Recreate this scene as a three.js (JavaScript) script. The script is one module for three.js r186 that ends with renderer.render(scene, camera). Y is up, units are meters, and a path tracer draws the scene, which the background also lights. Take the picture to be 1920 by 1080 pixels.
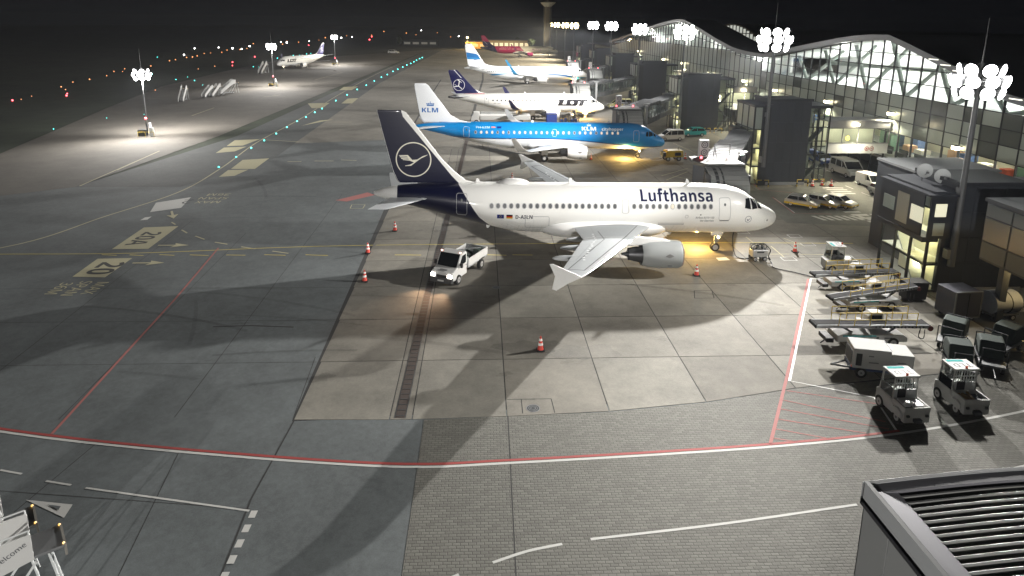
import * as THREE from 'three';
import { mergeGeometries } from 'three/addons/utils/BufferGeometryUtils.js';
import { RoundedBoxGeometry } from 'three/addons/geometries/RoundedBoxGeometry.js';
import { FontLoader } from 'three/addons/loaders/FontLoader.js';

// ---------------------------------------------------------------- camera, sky, moon, exposure
const scene = new THREE.Scene();
const camera = new THREE.PerspectiveCamera(46.0, 1920 / 1080, 0.5, 6000);
camera.position.set(-24.99, 18.97, 54.47);
camera.rotation.set(-0.22, -0.0464, 0.0083, 'YXZ');
camera.setViewOffset(1920, 1080, 0, 213, 1920, 1080);          // a shifted lens, so verticals lean little

const skyTex = (() => {                                          // clear night sky with a faint town glow along the horizon
  const W = 128, H = 64, d = new Float32Array(W * H * 4);
  for (let j = 0; j < H; j++) for (let i = 0; i < W; i++) {
    const up = Math.max(0, ((j + 0.5) / H - 0.5) * Math.PI), glow = Math.exp(-up * 5.0);
    const k = (j * W + i) * 4;
    d[k] = 0.0009 + 0.0012 * glow; d[k + 1] = 0.0010 + 0.0013 * glow; d[k + 2] = 0.0014 + 0.0018 * glow; d[k + 3] = 1;
  }
  const t = new THREE.DataTexture(d, W, H, THREE.RGBAFormat, THREE.FloatType);
  t.mapping = THREE.EquirectangularReflectionMapping; t.magFilter = THREE.LinearFilter; t.needsUpdate = true;
  return t;
})();
scene.background = skyTex; scene.environment = skyTex;
const moon = new THREE.DirectionalLight(new THREE.Color(1, 0.95, 0.88), 0.012);
moon.name = 'moon'; moon.position.set(60, 120, 40); moon.castShadow = true;
moon.shadow.camera.left = -200; moon.shadow.camera.right = 200; moon.shadow.camera.top = 200; moon.shadow.camera.bottom = -200; moon.shadow.camera.far = 500;
scene.add(moon);

const renderer = new THREE.WebGLRenderer({ antialias: true });
renderer.toneMapping = THREE.LinearToneMapping;
renderer.toneMappingExposure = 1.0;
renderer.shadowMap.enabled = true;
scene.fog = new THREE.FogExp2(new THREE.Color(0.8, 0.85, 0.95), 0.00014);

// ---------------------------------------------------------------- helpers
let seed = 12345;
const rnd = () => { seed = (Math.imul(seed, 1664525) + 1013904223) >>> 0; return seed / 4294967296; };
const V = (x, y, z) => new THREE.Vector3(x, y, z);
const used = {};
const numbered = (n) => { const k = (used[n] = (used[n] ?? -1) + 1); return k ? n + '_' + String(k).padStart(3, '0') : n; };
function flat(g) {
  const h = g.index ? g.toNonIndexed() : g;
  for (const k of Object.keys(h.attributes)) if (!['position', 'normal', 'uv'].includes(k)) h.deleteAttribute(k);
  if (!h.attributes.normal) h.computeVertexNormals();
  if (!h.attributes.uv) h.setAttribute('uv', new THREE.BufferAttribute(new Float32Array(h.attributes.position.count * 2), 2));
  return h;
}
const join = (l) => (Array.isArray(l) ? (l.length === 1 ? l[0] : mergeGeometries(l.map(flat))) : l);
function part(name, geo, mat, parent, x, y, z, ry) {
  const m = new THREE.Mesh(join(geo), mat);
  m.name = name; m.castShadow = m.receiveShadow = true;
  if (x !== undefined) m.position.set(x, y, z);
  if (ry) m.rotation.y = ry;
  parent?.add(m);
  return m;
}
function tag(o, label, category, group) { o.userData.label = label; o.userData.category = category; if (group) o.userData.group = group; return o; }
function thing(name, label, category, x, y, z, ry = 0, group) {
  const o = new THREE.Group(); o.name = numbered(name); o.position.set(x, y, z); o.rotation.y = ry; scene.add(o);
  return tag(o, label, category, group);
}
function struct(name, geo, mat) { const m = part(numbered(name), geo, mat, scene); m.userData.kind = 'structure'; return m; }
function stuff(o) { o.userData.kind = 'stuff'; return o; }
function copy(o, x, y, z, ry, label, group) {
  const c = o.clone(); c.name = numbered(o.name.replace(/_\d+$/, '')); c.position.set(x, y, z); c.rotation.y = ry ?? 0; scene.add(c);
  c.userData = { ...o.userData, label: label ?? o.userData.label }; if (group) c.userData.group = group;
  return c;
}
const box = (w, h, d, x = 0, y = 0, z = 0, ry = 0, rz = 0) => { const g = new THREE.BoxGeometry(w, h, d); if (rz) g.rotateZ(rz); if (ry) g.rotateY(ry); return g.translate(x, y, z); };
const rbox = (w, h, d, x = 0, y = 0, z = 0, r = 0.04, ry = 0, rz = 0) => { const g = new RoundedBoxGeometry(w, h, d, 2, Math.min(r, w / 2.01, h / 2.01, d / 2.01)); if (rz) g.rotateZ(rz); if (ry) g.rotateY(ry); return g.translate(x, y, z); };
const cyl = (r0, r1, h, x, y, z, n = 16) => new THREE.CylinderGeometry(r1, r0, h, n).translate(x, y + h / 2, z);
const wheelGeo = (r, w, x, y, z, n = 20) => new THREE.CylinderGeometry(r, r, w, n).rotateX(Math.PI / 2).translate(x, y, z);
function bar(a, b, r, n = 8) {
  const p = V(...a), q = V(...b), d = q.clone().sub(p), g = new THREE.CylinderGeometry(r, r, d.length(), n);
  g.applyQuaternion(new THREE.Quaternion().setFromUnitVectors(V(0, 1, 0), d.clone().normalize()));
  return g.translate((p.x + q.x) / 2, (p.y + q.y) / 2, (p.z + q.z) / 2);
}
function beam(a, b, w, h) {                                      // rectangular bar from a to b
  const p = V(...a), q = V(...b), d = q.clone().sub(p), L = d.length(), g = new THREE.BoxGeometry(w, h, L);
  const m = new THREE.Matrix4().lookAt(q, p, V(0, 1, 0)); g.applyMatrix4(m);
  return g.translate((p.x + q.x) / 2, (p.y + q.y) / 2, (p.z + q.z) / 2);
}
function tube(pts, r, n = 40) { return new THREE.TubeGeometry(new THREE.CatmullRomCurve3(pts.map((p) => V(...p))), n, r, 6); }
function extrude(pts, depth, bevel = 0.03, x = 0, y = 0, z = 0) { // side outline in x,y, thickness along z, centred
  const s = new THREE.Shape(pts.map((p) => new THREE.Vector2(...p)));
  const g = new THREE.ExtrudeGeometry(s, { depth: depth - 2 * bevel, bevelEnabled: bevel > 0, bevelThickness: bevel, bevelSize: bevel, bevelOffset: -bevel, bevelSegments: 2, curveSegments: 6 });
  return g.translate(x, y, z - depth / 2 + bevel);
}
const flatShape = (s) => new THREE.ShapeGeometry(s, 6).rotateX(-Math.PI / 2);
const poly = (pts, y) => flatShape(new THREE.Shape(pts.map(([x, z]) => new THREE.Vector2(x, -z)))).translate(0, y === Y ? markY(...pts[0]) : y, 0);
const Y = 0.0201, markY = (x, z) => (x > -34.4 && z < 24.6) || x > -27.9 ? 0.0201 : 0.0105;   // paint lies just above slabs or asphalt
function ribbon(pts, w, y) {                                     // painted line along ground points
  const pos = [], uv = [], idx = []; let run = 0;
  for (let i = 0; i < pts.length; i++) {
    const a = pts[Math.max(0, i - 1)], b = pts[Math.min(pts.length - 1, i + 1)], dx = b[0] - a[0], dz = b[1] - a[1], l = Math.hypot(dx, dz) || 1;
    if (i) run += Math.hypot(pts[i][0] - pts[i - 1][0], pts[i][1] - pts[i - 1][1]);
    const nx = -dz / l * w / 2, nz = dx / l * w / 2;
    const yy = y === Y ? markY(pts[i][0], pts[i][1]) : y; pos.push(pts[i][0] + nx, yy, pts[i][1] + nz, pts[i][0] - nx, yy, pts[i][1] - nz);
    uv.push(run, 0, run, w);
    if (i) { const k = i * 2; idx.push(k - 2, k, k - 1, k - 1, k, k + 1); }
  }
  const g = new THREE.BufferGeometry();
  g.setAttribute('position', new THREE.Float32BufferAttribute(pos, 3)); g.setAttribute('uv', new THREE.Float32BufferAttribute(uv, 2)); g.setIndex(idx);
  const n = new Float32Array(pos.length); for (let i = 1; i < n.length; i += 3) n[i] = 1;
  g.setAttribute('normal', new THREE.BufferAttribute(n, 3));
  return g;
}
const smooth = (pts, n = 40) => new THREE.CatmullRomCurve3(pts.map(([x, z]) => V(x, 0, z)), false, 'centripetal').getPoints(n).map((p) => [p.x, p.z]);
function lerpTable(t, s) {                                       // monotone cubic through [s, v, v, ...] rows
  const n = t.length; if (s <= t[0][0]) return t[0].slice(1); if (s >= t[n - 1][0]) return t[n - 1].slice(1);
  let i = 0; while (t[i + 1][0] < s) i++;
  const out = [], h = t[i + 1][0] - t[i][0], u = (s - t[i][0]) / h;
  for (let c = 1; c < t[0].length; c++) {
    const sl = (k) => (t[k + 1][c] - t[k][c]) / (t[k + 1][0] - t[k][0]);
    const tan = (k) => { if (k === 0) return sl(0); if (k === n - 1) return sl(n - 2); const a = sl(k - 1), b = sl(k); return a * b <= 0 ? 0 : 2 * a * b / (a + b); };
    const m0 = tan(i) * h, m1 = tan(i + 1) * h, u2 = u * u, u3 = u2 * u;
    out.push((2 * u3 - 3 * u2 + 1) * t[i][c] + (u3 - 2 * u2 + u) * m0 + (-2 * u3 + 3 * u2) * t[i + 1][c] + (u3 - u2) * m1);
  }
  return out;
}
const font = await new FontLoader().loadAsync('fonts/droid/droid_sans_bold.typeface.json');
const fontThin = await new FontLoader().loadAsync('fonts/droid/droid_sans_regular.typeface.json');
function groundText(str, x, z, size, dir, y, f = fontThin) {     // dir: direction of reading on the ground
  const r = V(dir[0], 0, dir[1]), u = V(0, 1, 0).cross(r), out = [];
  const g = new THREE.ShapeGeometry(f.generateShapes(str, size), 4);
  g.computeBoundingBox(); g.translate(-(g.boundingBox.max.x + g.boundingBox.min.x) / 2, -size / 2, 0);
  return g.applyMatrix4(new THREE.Matrix4().makeBasis(r, u, V(0, 1, 0))).translate(x, y > 0.005 && y < 0.03 ? markY(x, z) + (y - Y) : y, z);
}

// ---------------------------------------------------------------- materials
const std = (r, g, b, rough = 0.6, metal = 0, extra) => new THREE.MeshStandardMaterial({ color: new THREE.Color().setRGB(r, g, b), roughness: rough, metalness: metal, side: THREE.DoubleSide, ...extra });
const glow = (r, g, b, k, base = 0.4) => new THREE.MeshStandardMaterial({ color: new THREE.Color().setRGB(base, base, base), emissive: new THREE.Color().setRGB(r, g, b), emissiveIntensity: k, roughness: 0.4 });
function noiseTex(W, base, amps, opts = {}) {                    // tiling fractal noise painted with specks and stains
  const d = new Uint8Array(W * W * 4), grids = amps.map(([n, a]) => { const g = []; for (let i = 0; i < n * n; i++) g.push(rnd() * 2 - 1); return [n, a, g]; });
  const ss = (t) => t * t * (3 - 2 * t);
  for (let y = 0; y < W; y++) for (let x = 0; x < W; x++) {
    let v = 0;
    for (const [n, a, g] of grids) {
      const fx = x / W * n, fy = y / W * n, ix = fx | 0, iy = fy | 0, ux = ss(fx - ix), uy = ss(fy - iy), jx = (ix + 1) % n, jy = (iy + 1) % n;
      v += a * ((g[iy * n + ix] * (1 - ux) + g[iy * n + jx] * ux) * (1 - uy) + (g[jy * n + ix] * (1 - ux) + g[jy * n + jx] * ux) * uy);
    }
    v += (rnd() - 0.5) * (opts.grain ?? 0.1);
    const k = (y * W + x) * 4;
    for (let c = 0; c < 3; c++) d[k + c] = Math.max(0, Math.min(255, 255 * Math.pow(Math.max(0, base[c] * (1 + v)), 1 / 2.2)));
    d[k + 3] = 255;
  }
  const t = new THREE.DataTexture(d, W, W); t.colorSpace = THREE.SRGBColorSpace; t.wrapS = t.wrapT = THREE.RepeatWrapping; t.magFilter = THREE.LinearFilter; t.needsUpdate = true;
  return t;
}
const scaled = (t, s) => { const c = t.clone(); c.repeat.set(1 / s, 1 / s); c.needsUpdate = true; return c; };
function canvasTex(w, h, draw) { const c = document.createElement('canvas'); c.width = w; c.height = h; draw(c.getContext('2d'), w, h); const t = new THREE.CanvasTexture(c); t.colorSpace = THREE.SRGBColorSpace; return t; }

const asphaltTex = noiseTex(1024, [0.1, 0.113, 0.117], [[4, 0.16], [11, 0.13], [29, 0.1], [90, 0.08], [200, 0.09]], { grain: 0.26 });
const concreteTex = noiseTex(1024, [0.186, 0.175, 0.15], [[4, 0.14], [9, 0.13], [23, 0.1], [60, 0.07], [190, 0.07]], { grain: 0.16 });
const M = {
  asphalt: std(1, 1, 1, 0.9, 0, { map: scaled(asphaltTex, 31) }),
  asphaltDark: std(0.72, 0.7, 0.68, 0.9, 0, { map: scaled(asphaltTex, 47) }),
  apron: std(0.92, 0.92, 0.92, 0.88, 0, { map: scaled(concreteTex, 43) }),
  remote: std(0.62, 0.6, 0.6, 0.9, 0, { map: scaled(concreteTex, 61) }),
  grass: std(1, 1, 1, 1, 0, { map: scaled(noiseTex(256, [0.02, 0.03, 0.013], [[6, 0.3], [30, 0.3]], { grain: 0.5 }), 60) }),
  joint: std(0.03, 0.03, 0.03, 0.95),
  white: std(0.8, 0.8, 0.79, 0.45), whiteWorn: std(0.5, 0.5, 0.48, 0.8), yellow: std(0.5, 0.42, 0.12, 0.8), yellowPale: std(0.42, 0.39, 0.25, 0.85),
  red: std(0.3, 0.045, 0.04, 0.8), redWorn: std(0.34, 0.12, 0.11, 0.85), black: std(0.012, 0.012, 0.013, 0.6), rubber: std(0.016, 0.016, 0.017, 0.85), blackPaint: std(0.03, 0.03, 0.028, 0.85),
  steel: std(0.2, 0.205, 0.21, 0.5, 0.4), darkSteel: std(0.06, 0.065, 0.07, 0.5, 0.4), chrome: std(0.75, 0.76, 0.78, 0.18, 1), grey: std(0.3, 0.31, 0.32, 0.55), pale: std(0.55, 0.57, 0.57, 0.5),
  slate: std(0.034, 0.039, 0.05, 0.6), slate2: std(0.024, 0.027, 0.034, 0.55), frame: std(0.02, 0.022, 0.026, 0.6),
  vYellow: std(0.62, 0.43, 0.02, 0.45), orange: std(0.7, 0.09, 0.02, 0.5), blue: std(0.02, 0.05, 0.2, 0.5), teal: std(0.02, 0.3, 0.3, 0.35), silver: std(0.5, 0.5, 0.5, 0.3, 0.6),
  carGlass: std(0.01, 0.012, 0.014, 0.08), rail: std(0.5, 0.36, 0.05, 0.5), belt: std(0.012, 0.012, 0.013, 1), tyre: std(0.018, 0.018, 0.018, 0.8), rim: std(0.5, 0.5, 0.5, 0.4, 0.5),
  glass: new THREE.MeshPhysicalMaterial({ color: new THREE.Color().setRGB(0.86, 0.93, 0.9), roughness: 0.03, transmission: 1, thickness: 0, ior: 1.45, side: THREE.DoubleSide }),
  spandrel: std(0.33, 0.37, 0.33, 0.35), spandrel2: std(0.29, 0.33, 0.295, 0.38), pole: std(0.12, 0.125, 0.13, 0.5, 0.2), paintV: std(0.5, 0.5, 0.49, 0.85), ink: std(0.02, 0.022, 0.03, 1), tealPrint: std(0.03, 0.3, 0.3, 1),
  lampWhite: glow(1, 0.98, 0.95, 26), lampWarm: glow(1, 0.86, 0.55, 18), lampRed: glow(1, 0.08, 0.1, 8), lampTeal: glow(0.05, 0.9, 0.8, 5), lampOrange: glow(1, 0.36, 0.1, 3),
  cream: std(0.6, 0.58, 0.45, 0.6), interior: std(0.7, 0.68, 0.55, 0.7),
};
function lamp(kind, color, intensity, x, y, z, tx, ty, tz, angle = 1.2, pen = 0.6, parent = scene, soft = 12) {
  const L = kind === 'spot' ? new THREE.SpotLight(new THREE.Color().setRGB(...color), intensity, 0, angle, pen) : new THREE.PointLight(new THREE.Color().setRGB(...color), intensity);
  L.name = 'lamp_light'; L.position.set(x, y, z); L.castShadow = true; L.shadow.radius = soft; parent.add(L);
  if (kind === 'spot') { L.target.position.set(tx, ty, tz); L.target.name = 'lamp_aim'; parent.add(L.target); }
  return L;
}
// ---------------------------------------------------------------- ground
struct('grass_field', poly([[-1500, 600], [1500, 600], [1500, -3000], [-1500, -3000]], -0.06), M.grass);
struct('apron_asphalt', poly([[-130, 75], [60, 75], [60, -60], [-66, -60], [-72, -24], [-100, -4], [-130, 10]], 0), M.asphalt);
struct('taxiway', poly([[-72, -24], [-66, -60], [-62, -430], [-52, -430], [-57, -160], [-54.5, -52], [-54.2, -40], [-60, -24]], 0.003), M.asphaltDark);
struct('remote_apron', poly([[-72, -24], [-100, -4], [-92.2, -35.7], [-94.1, -44.6], [-99.0, -65.2], [-106.8, -97.2], [-117.8, -147.1], [-122.6, -210.3], [-125.1, -288.3], [-103.1, -334.6], [-62, -430], [-66, -223], [-69, -60], [-71, -34]], 0.006), M.remote);
struct('far_apron', poly([[-54.6, -53], [-34, -58], [-34, -48], [60, -48], [60, -430], [-52, -430], [-57, -160]], 0.006), M.apron);
// near stand: concrete slabs laid piece by piece over a dark bed
const stand = new THREE.Group(); stand.name = 'concrete_stand'; stand.userData.kind = 'structure'; scene.add(stand);
part('joint_bed', poly([[-34.2, 24.5], [-8, 22.8], [3, 21], [40, 21], [40, -58], [-36, -58]], 0.003), M.joint, stand);
{
  const geos = {}, mats = [0.8, 0.9, 0.97, 0.86, 1.03].map((k, i) => std(k, k * (0.985 + i * 0.006), k * (0.96 + i * 0.01), 0.86, 0, { map: scaled(concreteTex, 17) }));
  const slab = (w, d, v) => {
    const key = w.toFixed(2) + '|' + d.toFixed(2) + '|' + v; if (geos[key]) return geos[key];
    const g = new THREE.BoxGeometry(w, 0.06, d), p = g.attributes.position, uv = g.attributes.uv;
    for (let i = 0; i < p.count; i++) uv.setXY(i, p.getX(i) + v * 3.7, p.getZ(i) + v * 5.3);
    return (geos[key] = g);
  };
  const xs = [-34.15, -29.5, -28.4, -23.75, -18.6, -13.45, -8.2, -3, 2.2, 7.4, 12.6, 17.8, 23, 28];
  const zs = [24.4, 18.6, 13, 7.4, 1.8, -3.8, -9.4, -15, -20.6, -26.2, -31.8, -37.4, -43, -48.6, -54.2];
  for (let i = 0; i + 1 < xs.length; i++) for (let j = 0; j + 1 < zs.length; j++) {
    if (xs[i] > 4 && zs[j] > 18) continue;
    const z1 = zs[j], x0 = xs[i] - (i === 0 ? (24 - zs[j]) * 0.012 : 0), x1 = xs[i + 1];
    const w = x1 - x0 - 0.055, d = z1 - zs[j + 1] - 0.055, v = Math.floor(rnd() * 4);
    if (j === 0) {                                               // the first row is cut along the slanting paver edge
      const e = (x) => lerpTable([[-34.2, 24.4], [-28.5, 24.55], [-18.6, 24.15], [-13.4, 23.45], [-8.2, 22.25], [4, 20.55]], x)[0] - 0.03, zz = zs[1] + 0.03;
      const sh = new THREE.Shape([[x0 + 0.03, -e(x0)], [x1 - 0.03, -e(x1)], [x1 - 0.03, -zz], [x0 + 0.03, -zz]].map((p) => new THREE.Vector2(...p)));
      part('concrete_slab', new THREE.ExtrudeGeometry(sh, { depth: 0.06, bevelEnabled: false }).rotateX(-Math.PI / 2).translate(0, -0.048, 0), mats[Math.floor(rnd() * 5)], stand); continue;
    }
    const s = part('concrete_slab', slab(w, d, v), mats[Math.floor(rnd() * 5)], stand, (x0 + x1) / 2, -0.018, (z1 + zs[j + 1]) / 2);
    s.receiveShadow = true;
  }
}
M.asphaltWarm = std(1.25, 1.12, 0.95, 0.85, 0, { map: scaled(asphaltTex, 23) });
// paver road in front
const paverTex = canvasTex(1024, 1024, (c, w) => {
  c.fillStyle = '#5d5b57'; c.fillRect(0, 0, w, w);
  const n = 16, u = w / n; let s = 7; const r = () => (s = (s * 16807) % 2147483647) / 2147483647;
  for (let j = 0; j < n * 2; j++) for (let i = -1; i < n; i++) {
    const v = 114 + r() * 18, x = i * u + (j % 2) * u / 2, y = j * u / 2;
    c.fillStyle = `rgb(${v},${v - 1},${v - 7})`; c.fillRect(x + 2.5, y + 2.5, u - 5, u / 2 - 5);
    if (i === -1) c.fillRect(x + w + 2.5, y + 2.5, u - 5, u / 2 - 5);
  }
});
paverTex.wrapS = paverTex.wrapT = THREE.RepeatWrapping;
const paverBump = canvasTex(512, 512, (c, w) => {
  c.fillStyle = '#000'; c.fillRect(0, 0, w, w); const n = 16, u = w / n;
  for (let j = 0; j < n * 2; j++) for (let i = -1; i < n; i++) { c.fillStyle = '#fff'; c.fillRect(i * u + (j % 2) * u / 2 + 1.5, j * u / 2 + 1.5, u - 3, u / 2 - 3); }
}); paverBump.colorSpace = ''; paverBump.wrapS = paverBump.wrapT = THREE.RepeatWrapping;
paverTex.repeat.set(1 / 4.8, 1 / 4.8); paverBump.repeat.set(1 / 4.8, 1 / 4.8);
M.paver = std(0.62, 0.62, 0.6, 0.85, 0, { map: paverTex, bumpMap: paverBump, bumpScale: 0.005 });
struct('paver_road', poly([[-27.8, 60], [-27.8, 24.6], [-18.6, 24.2], [-13.4, 23.5], [-8.2, 22.3], [4, 20.6], [40, 18], [40, 60]], 0.012), M.paver);
struct('pavement_joint', ribbon([[-23.7, 24.4], [-23.9, 45]], 0.05, 0.016), M.joint);
struct('pavement_joint', ribbon([[-34.1, 24.4], [-34.35, 30], [-34.0, 36]], 0.07, 0.008), M.joint);
for (const [a, b] of [[[-34.2, 24.3], [-34.6, 18]], [[-40, 24], [-40.6, -20]], [[-45.5, 24], [-46.5, -6]], [[-51.5, 20], [-53, -10]], [[-34.4, 18.6], [-75, 18.4]], [[-34.4, 13], [-80, 12.6]], [[-34.5, 7.4], [-84, 6.8]], [[-34.2, 30.6], [-46, 29]], [[-38.6, 26.8], [-37.4, 36]], [[-42.6, 25.8], [-44, 34]]])
  struct('pavement_joint', ribbon([a, b], 0.035, 0.004), M.joint);
// drain channel
const drain = thing('drain_channel', 'long brown slot drain grating running along the concrete stand past the truck', 'drain', -28.95, 0, 0);
part('channel_bed', ribbon([[-0.05, 24.4], [0.1, 9.6], [0.9, -23.7], [1.6, -57]], 0.46, 0.016), std(0.045, 0.032, 0.026, 0.8, 0.2), drain);
part('channel_edge', [ribbon([[-0.31, 24.4], [-0.16, 9.6], [0.62, -23.7], [1.3, -57]], 0.05, 0.019), ribbon([[0.21, 24.4], [0.36, 9.6], [1.16, -23.7], [1.9, -57]], 0.05, 0.019)], M.darkSteel, drain);
{ const l = []; for (let i = 0; i < 80; i++) { const z = 24.2 - i * 0.5; l.push(box(0.4, 0.01, 0.06, lerpTable([[-24.4, -0.05], [-9.6, 0.1], [23.7, 0.9]], -z)[0], 0.02, z)); } stuff(part('grating_bar', l, M.darkSteel, drain)); }
struct('far_drain', ribbon([[-27.3, -57], [-26.2, -110], [-24.4, -176], [-24, -300]], 0.6, 0.0185), M.blackPaint);
struct('far_joint', ribbon([[-37.5, -57], [-38.2, -110], [-38.5, -176]], 0.35, 0.0185), M.joint);
for (const z of [-72, -95, -113, -140]) struct('far_joint', ribbon([[-55, z], [20, z + 1]], 0.1, 0.0185), M.joint);
// manholes
function manhole(x, z, r, label) {
  const t = thing('manhole_cover', label, 'manhole cover', x, 0.0125, z);
  part('ring', new THREE.RingGeometry(r * 0.86, r, 28).rotateX(-Math.PI / 2).translate(0, 0.004, 0), M.steel, t);
  part('lid', new THREE.CircleGeometry(r * 0.86, 28).rotateX(-Math.PI / 2).translate(0, 0.002, 0), M.darkSteel, t);
  for (const k of [0.3, 0.58]) part('lid_groove', new THREE.RingGeometry(r * k, r * (k + 0.09), 24).rotateX(-Math.PI / 2).translate(0, 0.006, 0), M.steel, t);
}
manhole(-22.4, 23.75, 0.36, 'round black manhole cover in a small square slab near the paver road');
manhole(-23.9, 7.7, 0.3, 'dark round manhole cover in the shadow right of the flatbed truck');
for (const [a, b] of [[[-23.7, 22.9], [-21.4, 22.9]], [[-21.4, 22.9], [-21.35, 24.2]], [[-22.95, 22.9], [-22.95, 24.2]]]) struct('pavement_joint', ribbon([a, b], 0.045, 0.016), M.joint);
// ---------------------------------------------------------------- painted markings
const mark = (g, m) => struct('road_marking', g, m);
const bl = smooth([[-62, 20.5], [-47.7, 24.9], [-36.5, 27.1], [-27.9, 28.2], [-24.4, 28.1], [-11.8, 27.3], [-5.3, 26.5], [2.4, 24.8], [12, 22]], 90);
mark(ribbon(bl, 0.15, Y), M.whiteWorn); mark(ribbon(bl.slice(0, 69).map(([x, z]) => [x, z - 0.2]), 0.16, Y), M.red);
mark(ribbon([[-45.1, 25.2], [-46.3, 9.2], [-47.4, -1.7]], 0.14, Y), M.redWorn);
mark(ribbon(smooth([[-90, -0.6], [-64.6, -0.5], [-54.3, -0.5], [-38.9, -2.0], [-20.4, -2.3], [-6.2, -2.3], [8.1, -1.8]], 50), 0.13, Y), M.yellow);
for (const [a, b] of [[[-56.3, -0.2], [-55.0, 0.0]], [[-54.0, -0.1], [-52.8, 0.1]], [[-51.6, -0.1], [-50.3, 0.1]], [[-49.1, 0.0], [-47.5, 0.2]], [[-46.1, 0.1], [-44.5, 0.2]], [[-43.0, 0.1], [-41.2, 0.3]], [[-39.6, 0.2], [-37.7, 0.4]], [[-32.2, 0.4], [-30.0, 0.5]], [[-24.9, 0.5], [-22.9, 0.7]], [[-22.4, 0.6], [-20.7, 0.7]]]) mark(ribbon([a, b], 0.14, Y), M.yellow);
for (const [a, b] of [[[-54.7, -9.5], [-54.0, -8.7]], [[-52.7, -7.0], [-51.8, -6.0]], [[-50.7, -5.1], [-49.5, -4.1]], [[-48.3, -3.3], [-47.0, -2.7]], [[-45.6, -2.0], [-44.2, -1.4]], [[-42.6, -0.8], [-41.1, -0.2]]]) mark(ribbon([a, b], 0.16, Y), M.yellowPale);
mark(ribbon(smooth([[-90, 5], [-65.7, -2.1], [-62.0, -11.8], [-59.1, -21.5], [-59.1, -33.5], [-60.7, -53.5], [-60.8, -79.5], [-62.7, -130.8], [-63.2, -233.5], [-57.5, -322.2]], 80), 0.2, Y), M.yellowPale);
const quad = (m, ...p) => mark(poly(p, Y), m);
quad(M.yellowPale, [-56.1, 0.8], [-53.4, 0.7], [-53.3, 5.0], [-55.8, 4.8]);
mark(groundText('20', -54.3, 3, 1.9, [0, 1], Y + 0.004, font), M.blackPaint);
quad(M.yellowPale, [-56.5, -7.8], [-53.5, -8.2], [-53.2, -1.6], [-56.2, -1.6]);
mark(groundText('20A', -54.9, -4.5, 1.6, [0, 1], Y + 0.004, font), M.blackPaint);
quad(M.whiteWorn, [-59.5, -16.8], [-56.8, -19.1], [-56.0, -14.7], [-58.4, -13.1]);
mark(groundText('2', -56.4, -17.2, 1.6, [-1, 0.1], Y + 0.004), M.blackPaint);
quad(M.whiteWorn, [-58.0, -11.2], [-57.5, -11.5], [-57.4, -10.4], [-58.0, -10.2]);
['MAX', 'SPAN', '36M'].forEach((s, i) => { mark(groundText(s, -52.9 - i * 1.25, 7.1, 0.85, [0, 1], Y), M.yellowPale); mark(groundText(s, -54.2, -17.0 - i * 1.6, 0.95, [-1, 0], Y), M.yellowPale); });
const arrow = (x, z, L, dx, dz) => { const s = new THREE.Shape([[0, -0.11], [L * 0.55, -0.11], [L * 0.48, -0.55], [L, 0], [L * 0.48, 0.55], [L * 0.55, 0.11], [0, 0.11]].map((p) => new THREE.Vector2(...p))); const g = new THREE.ShapeGeometry(s); return mark(g.applyMatrix4(new THREE.Matrix4().makeBasis(V(dx, 0, dz), V(dz, 0, -dx), V(0, 1, 0))).translate(x, Y, z), M.yellowPale); };
arrow(-52.8, 1.9, 2.5, 1, 0); arrow(-52.8, -2.5, 2.6, 1, 0); arrow(-56.4, -13.4, 3, 0.45, 0.89);
for (const [a, b, c, d] of [[[-57.7, -33.8], [-54.6, -33.8], [-54.9, -40.9], [-58.2, -39.8]], [[-57.5, -29.1], [-55.8, -29.7], [-55.3, -33.4], [-57.8, -33.1]], [[-64.3, -50.7], [-62.0, -51.1], [-61.2, -57.0], [-64.9, -56.0]], [[-63.8, -44.9], [-61.5, -46.2], [-61.1, -50.2], [-64.2, -49.3]], [[-62.7, -98.1], [-60.3, -98.2], [-61.0, -108.5], [-65.8, -107.2]], [[-58.0, -71.8], [-56.5, -78.8], [-54.2, -80.3], [-58.3, -71.8]], [[-58.0, -107.4], [-55.5, -107.5], [-56.1, -119.1], [-58.5, -117.8]], [[-65.0, -139.6], [-61.5, -139.7], [-61.7, -151.2], [-65.6, -149.3]]]) quad(M.yellowPale, a, b, c, d);
for (const [a, b] of [[[-55.0, -76.7], [-49.9, -76.7]], [[-48.1, -39.0], [-45.5, -39.0]], [[-44.6, -39.7], [-42.4, -39.3]], [[-51.7, -38.6], [-49.8, -38.6]], [[-71.7, -24.5], [-72.6, -46.6]], [[-60.7, -56.5], [-54.3, -54.5]], [[-71.9, -33.2], [-72.6, -46.6]], [[-80.2, -120.9], [-77.5, -126.2]], [[-79.8, -173.4], [-77.6, -207.7]], [[-80.6, -184.5], [-73.0, -182.6]], [[-83.7, -85.4], [-84.2, -98.6]]]) mark(ribbon([a, b], 0.2, Y), M.yellowPale);
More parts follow.
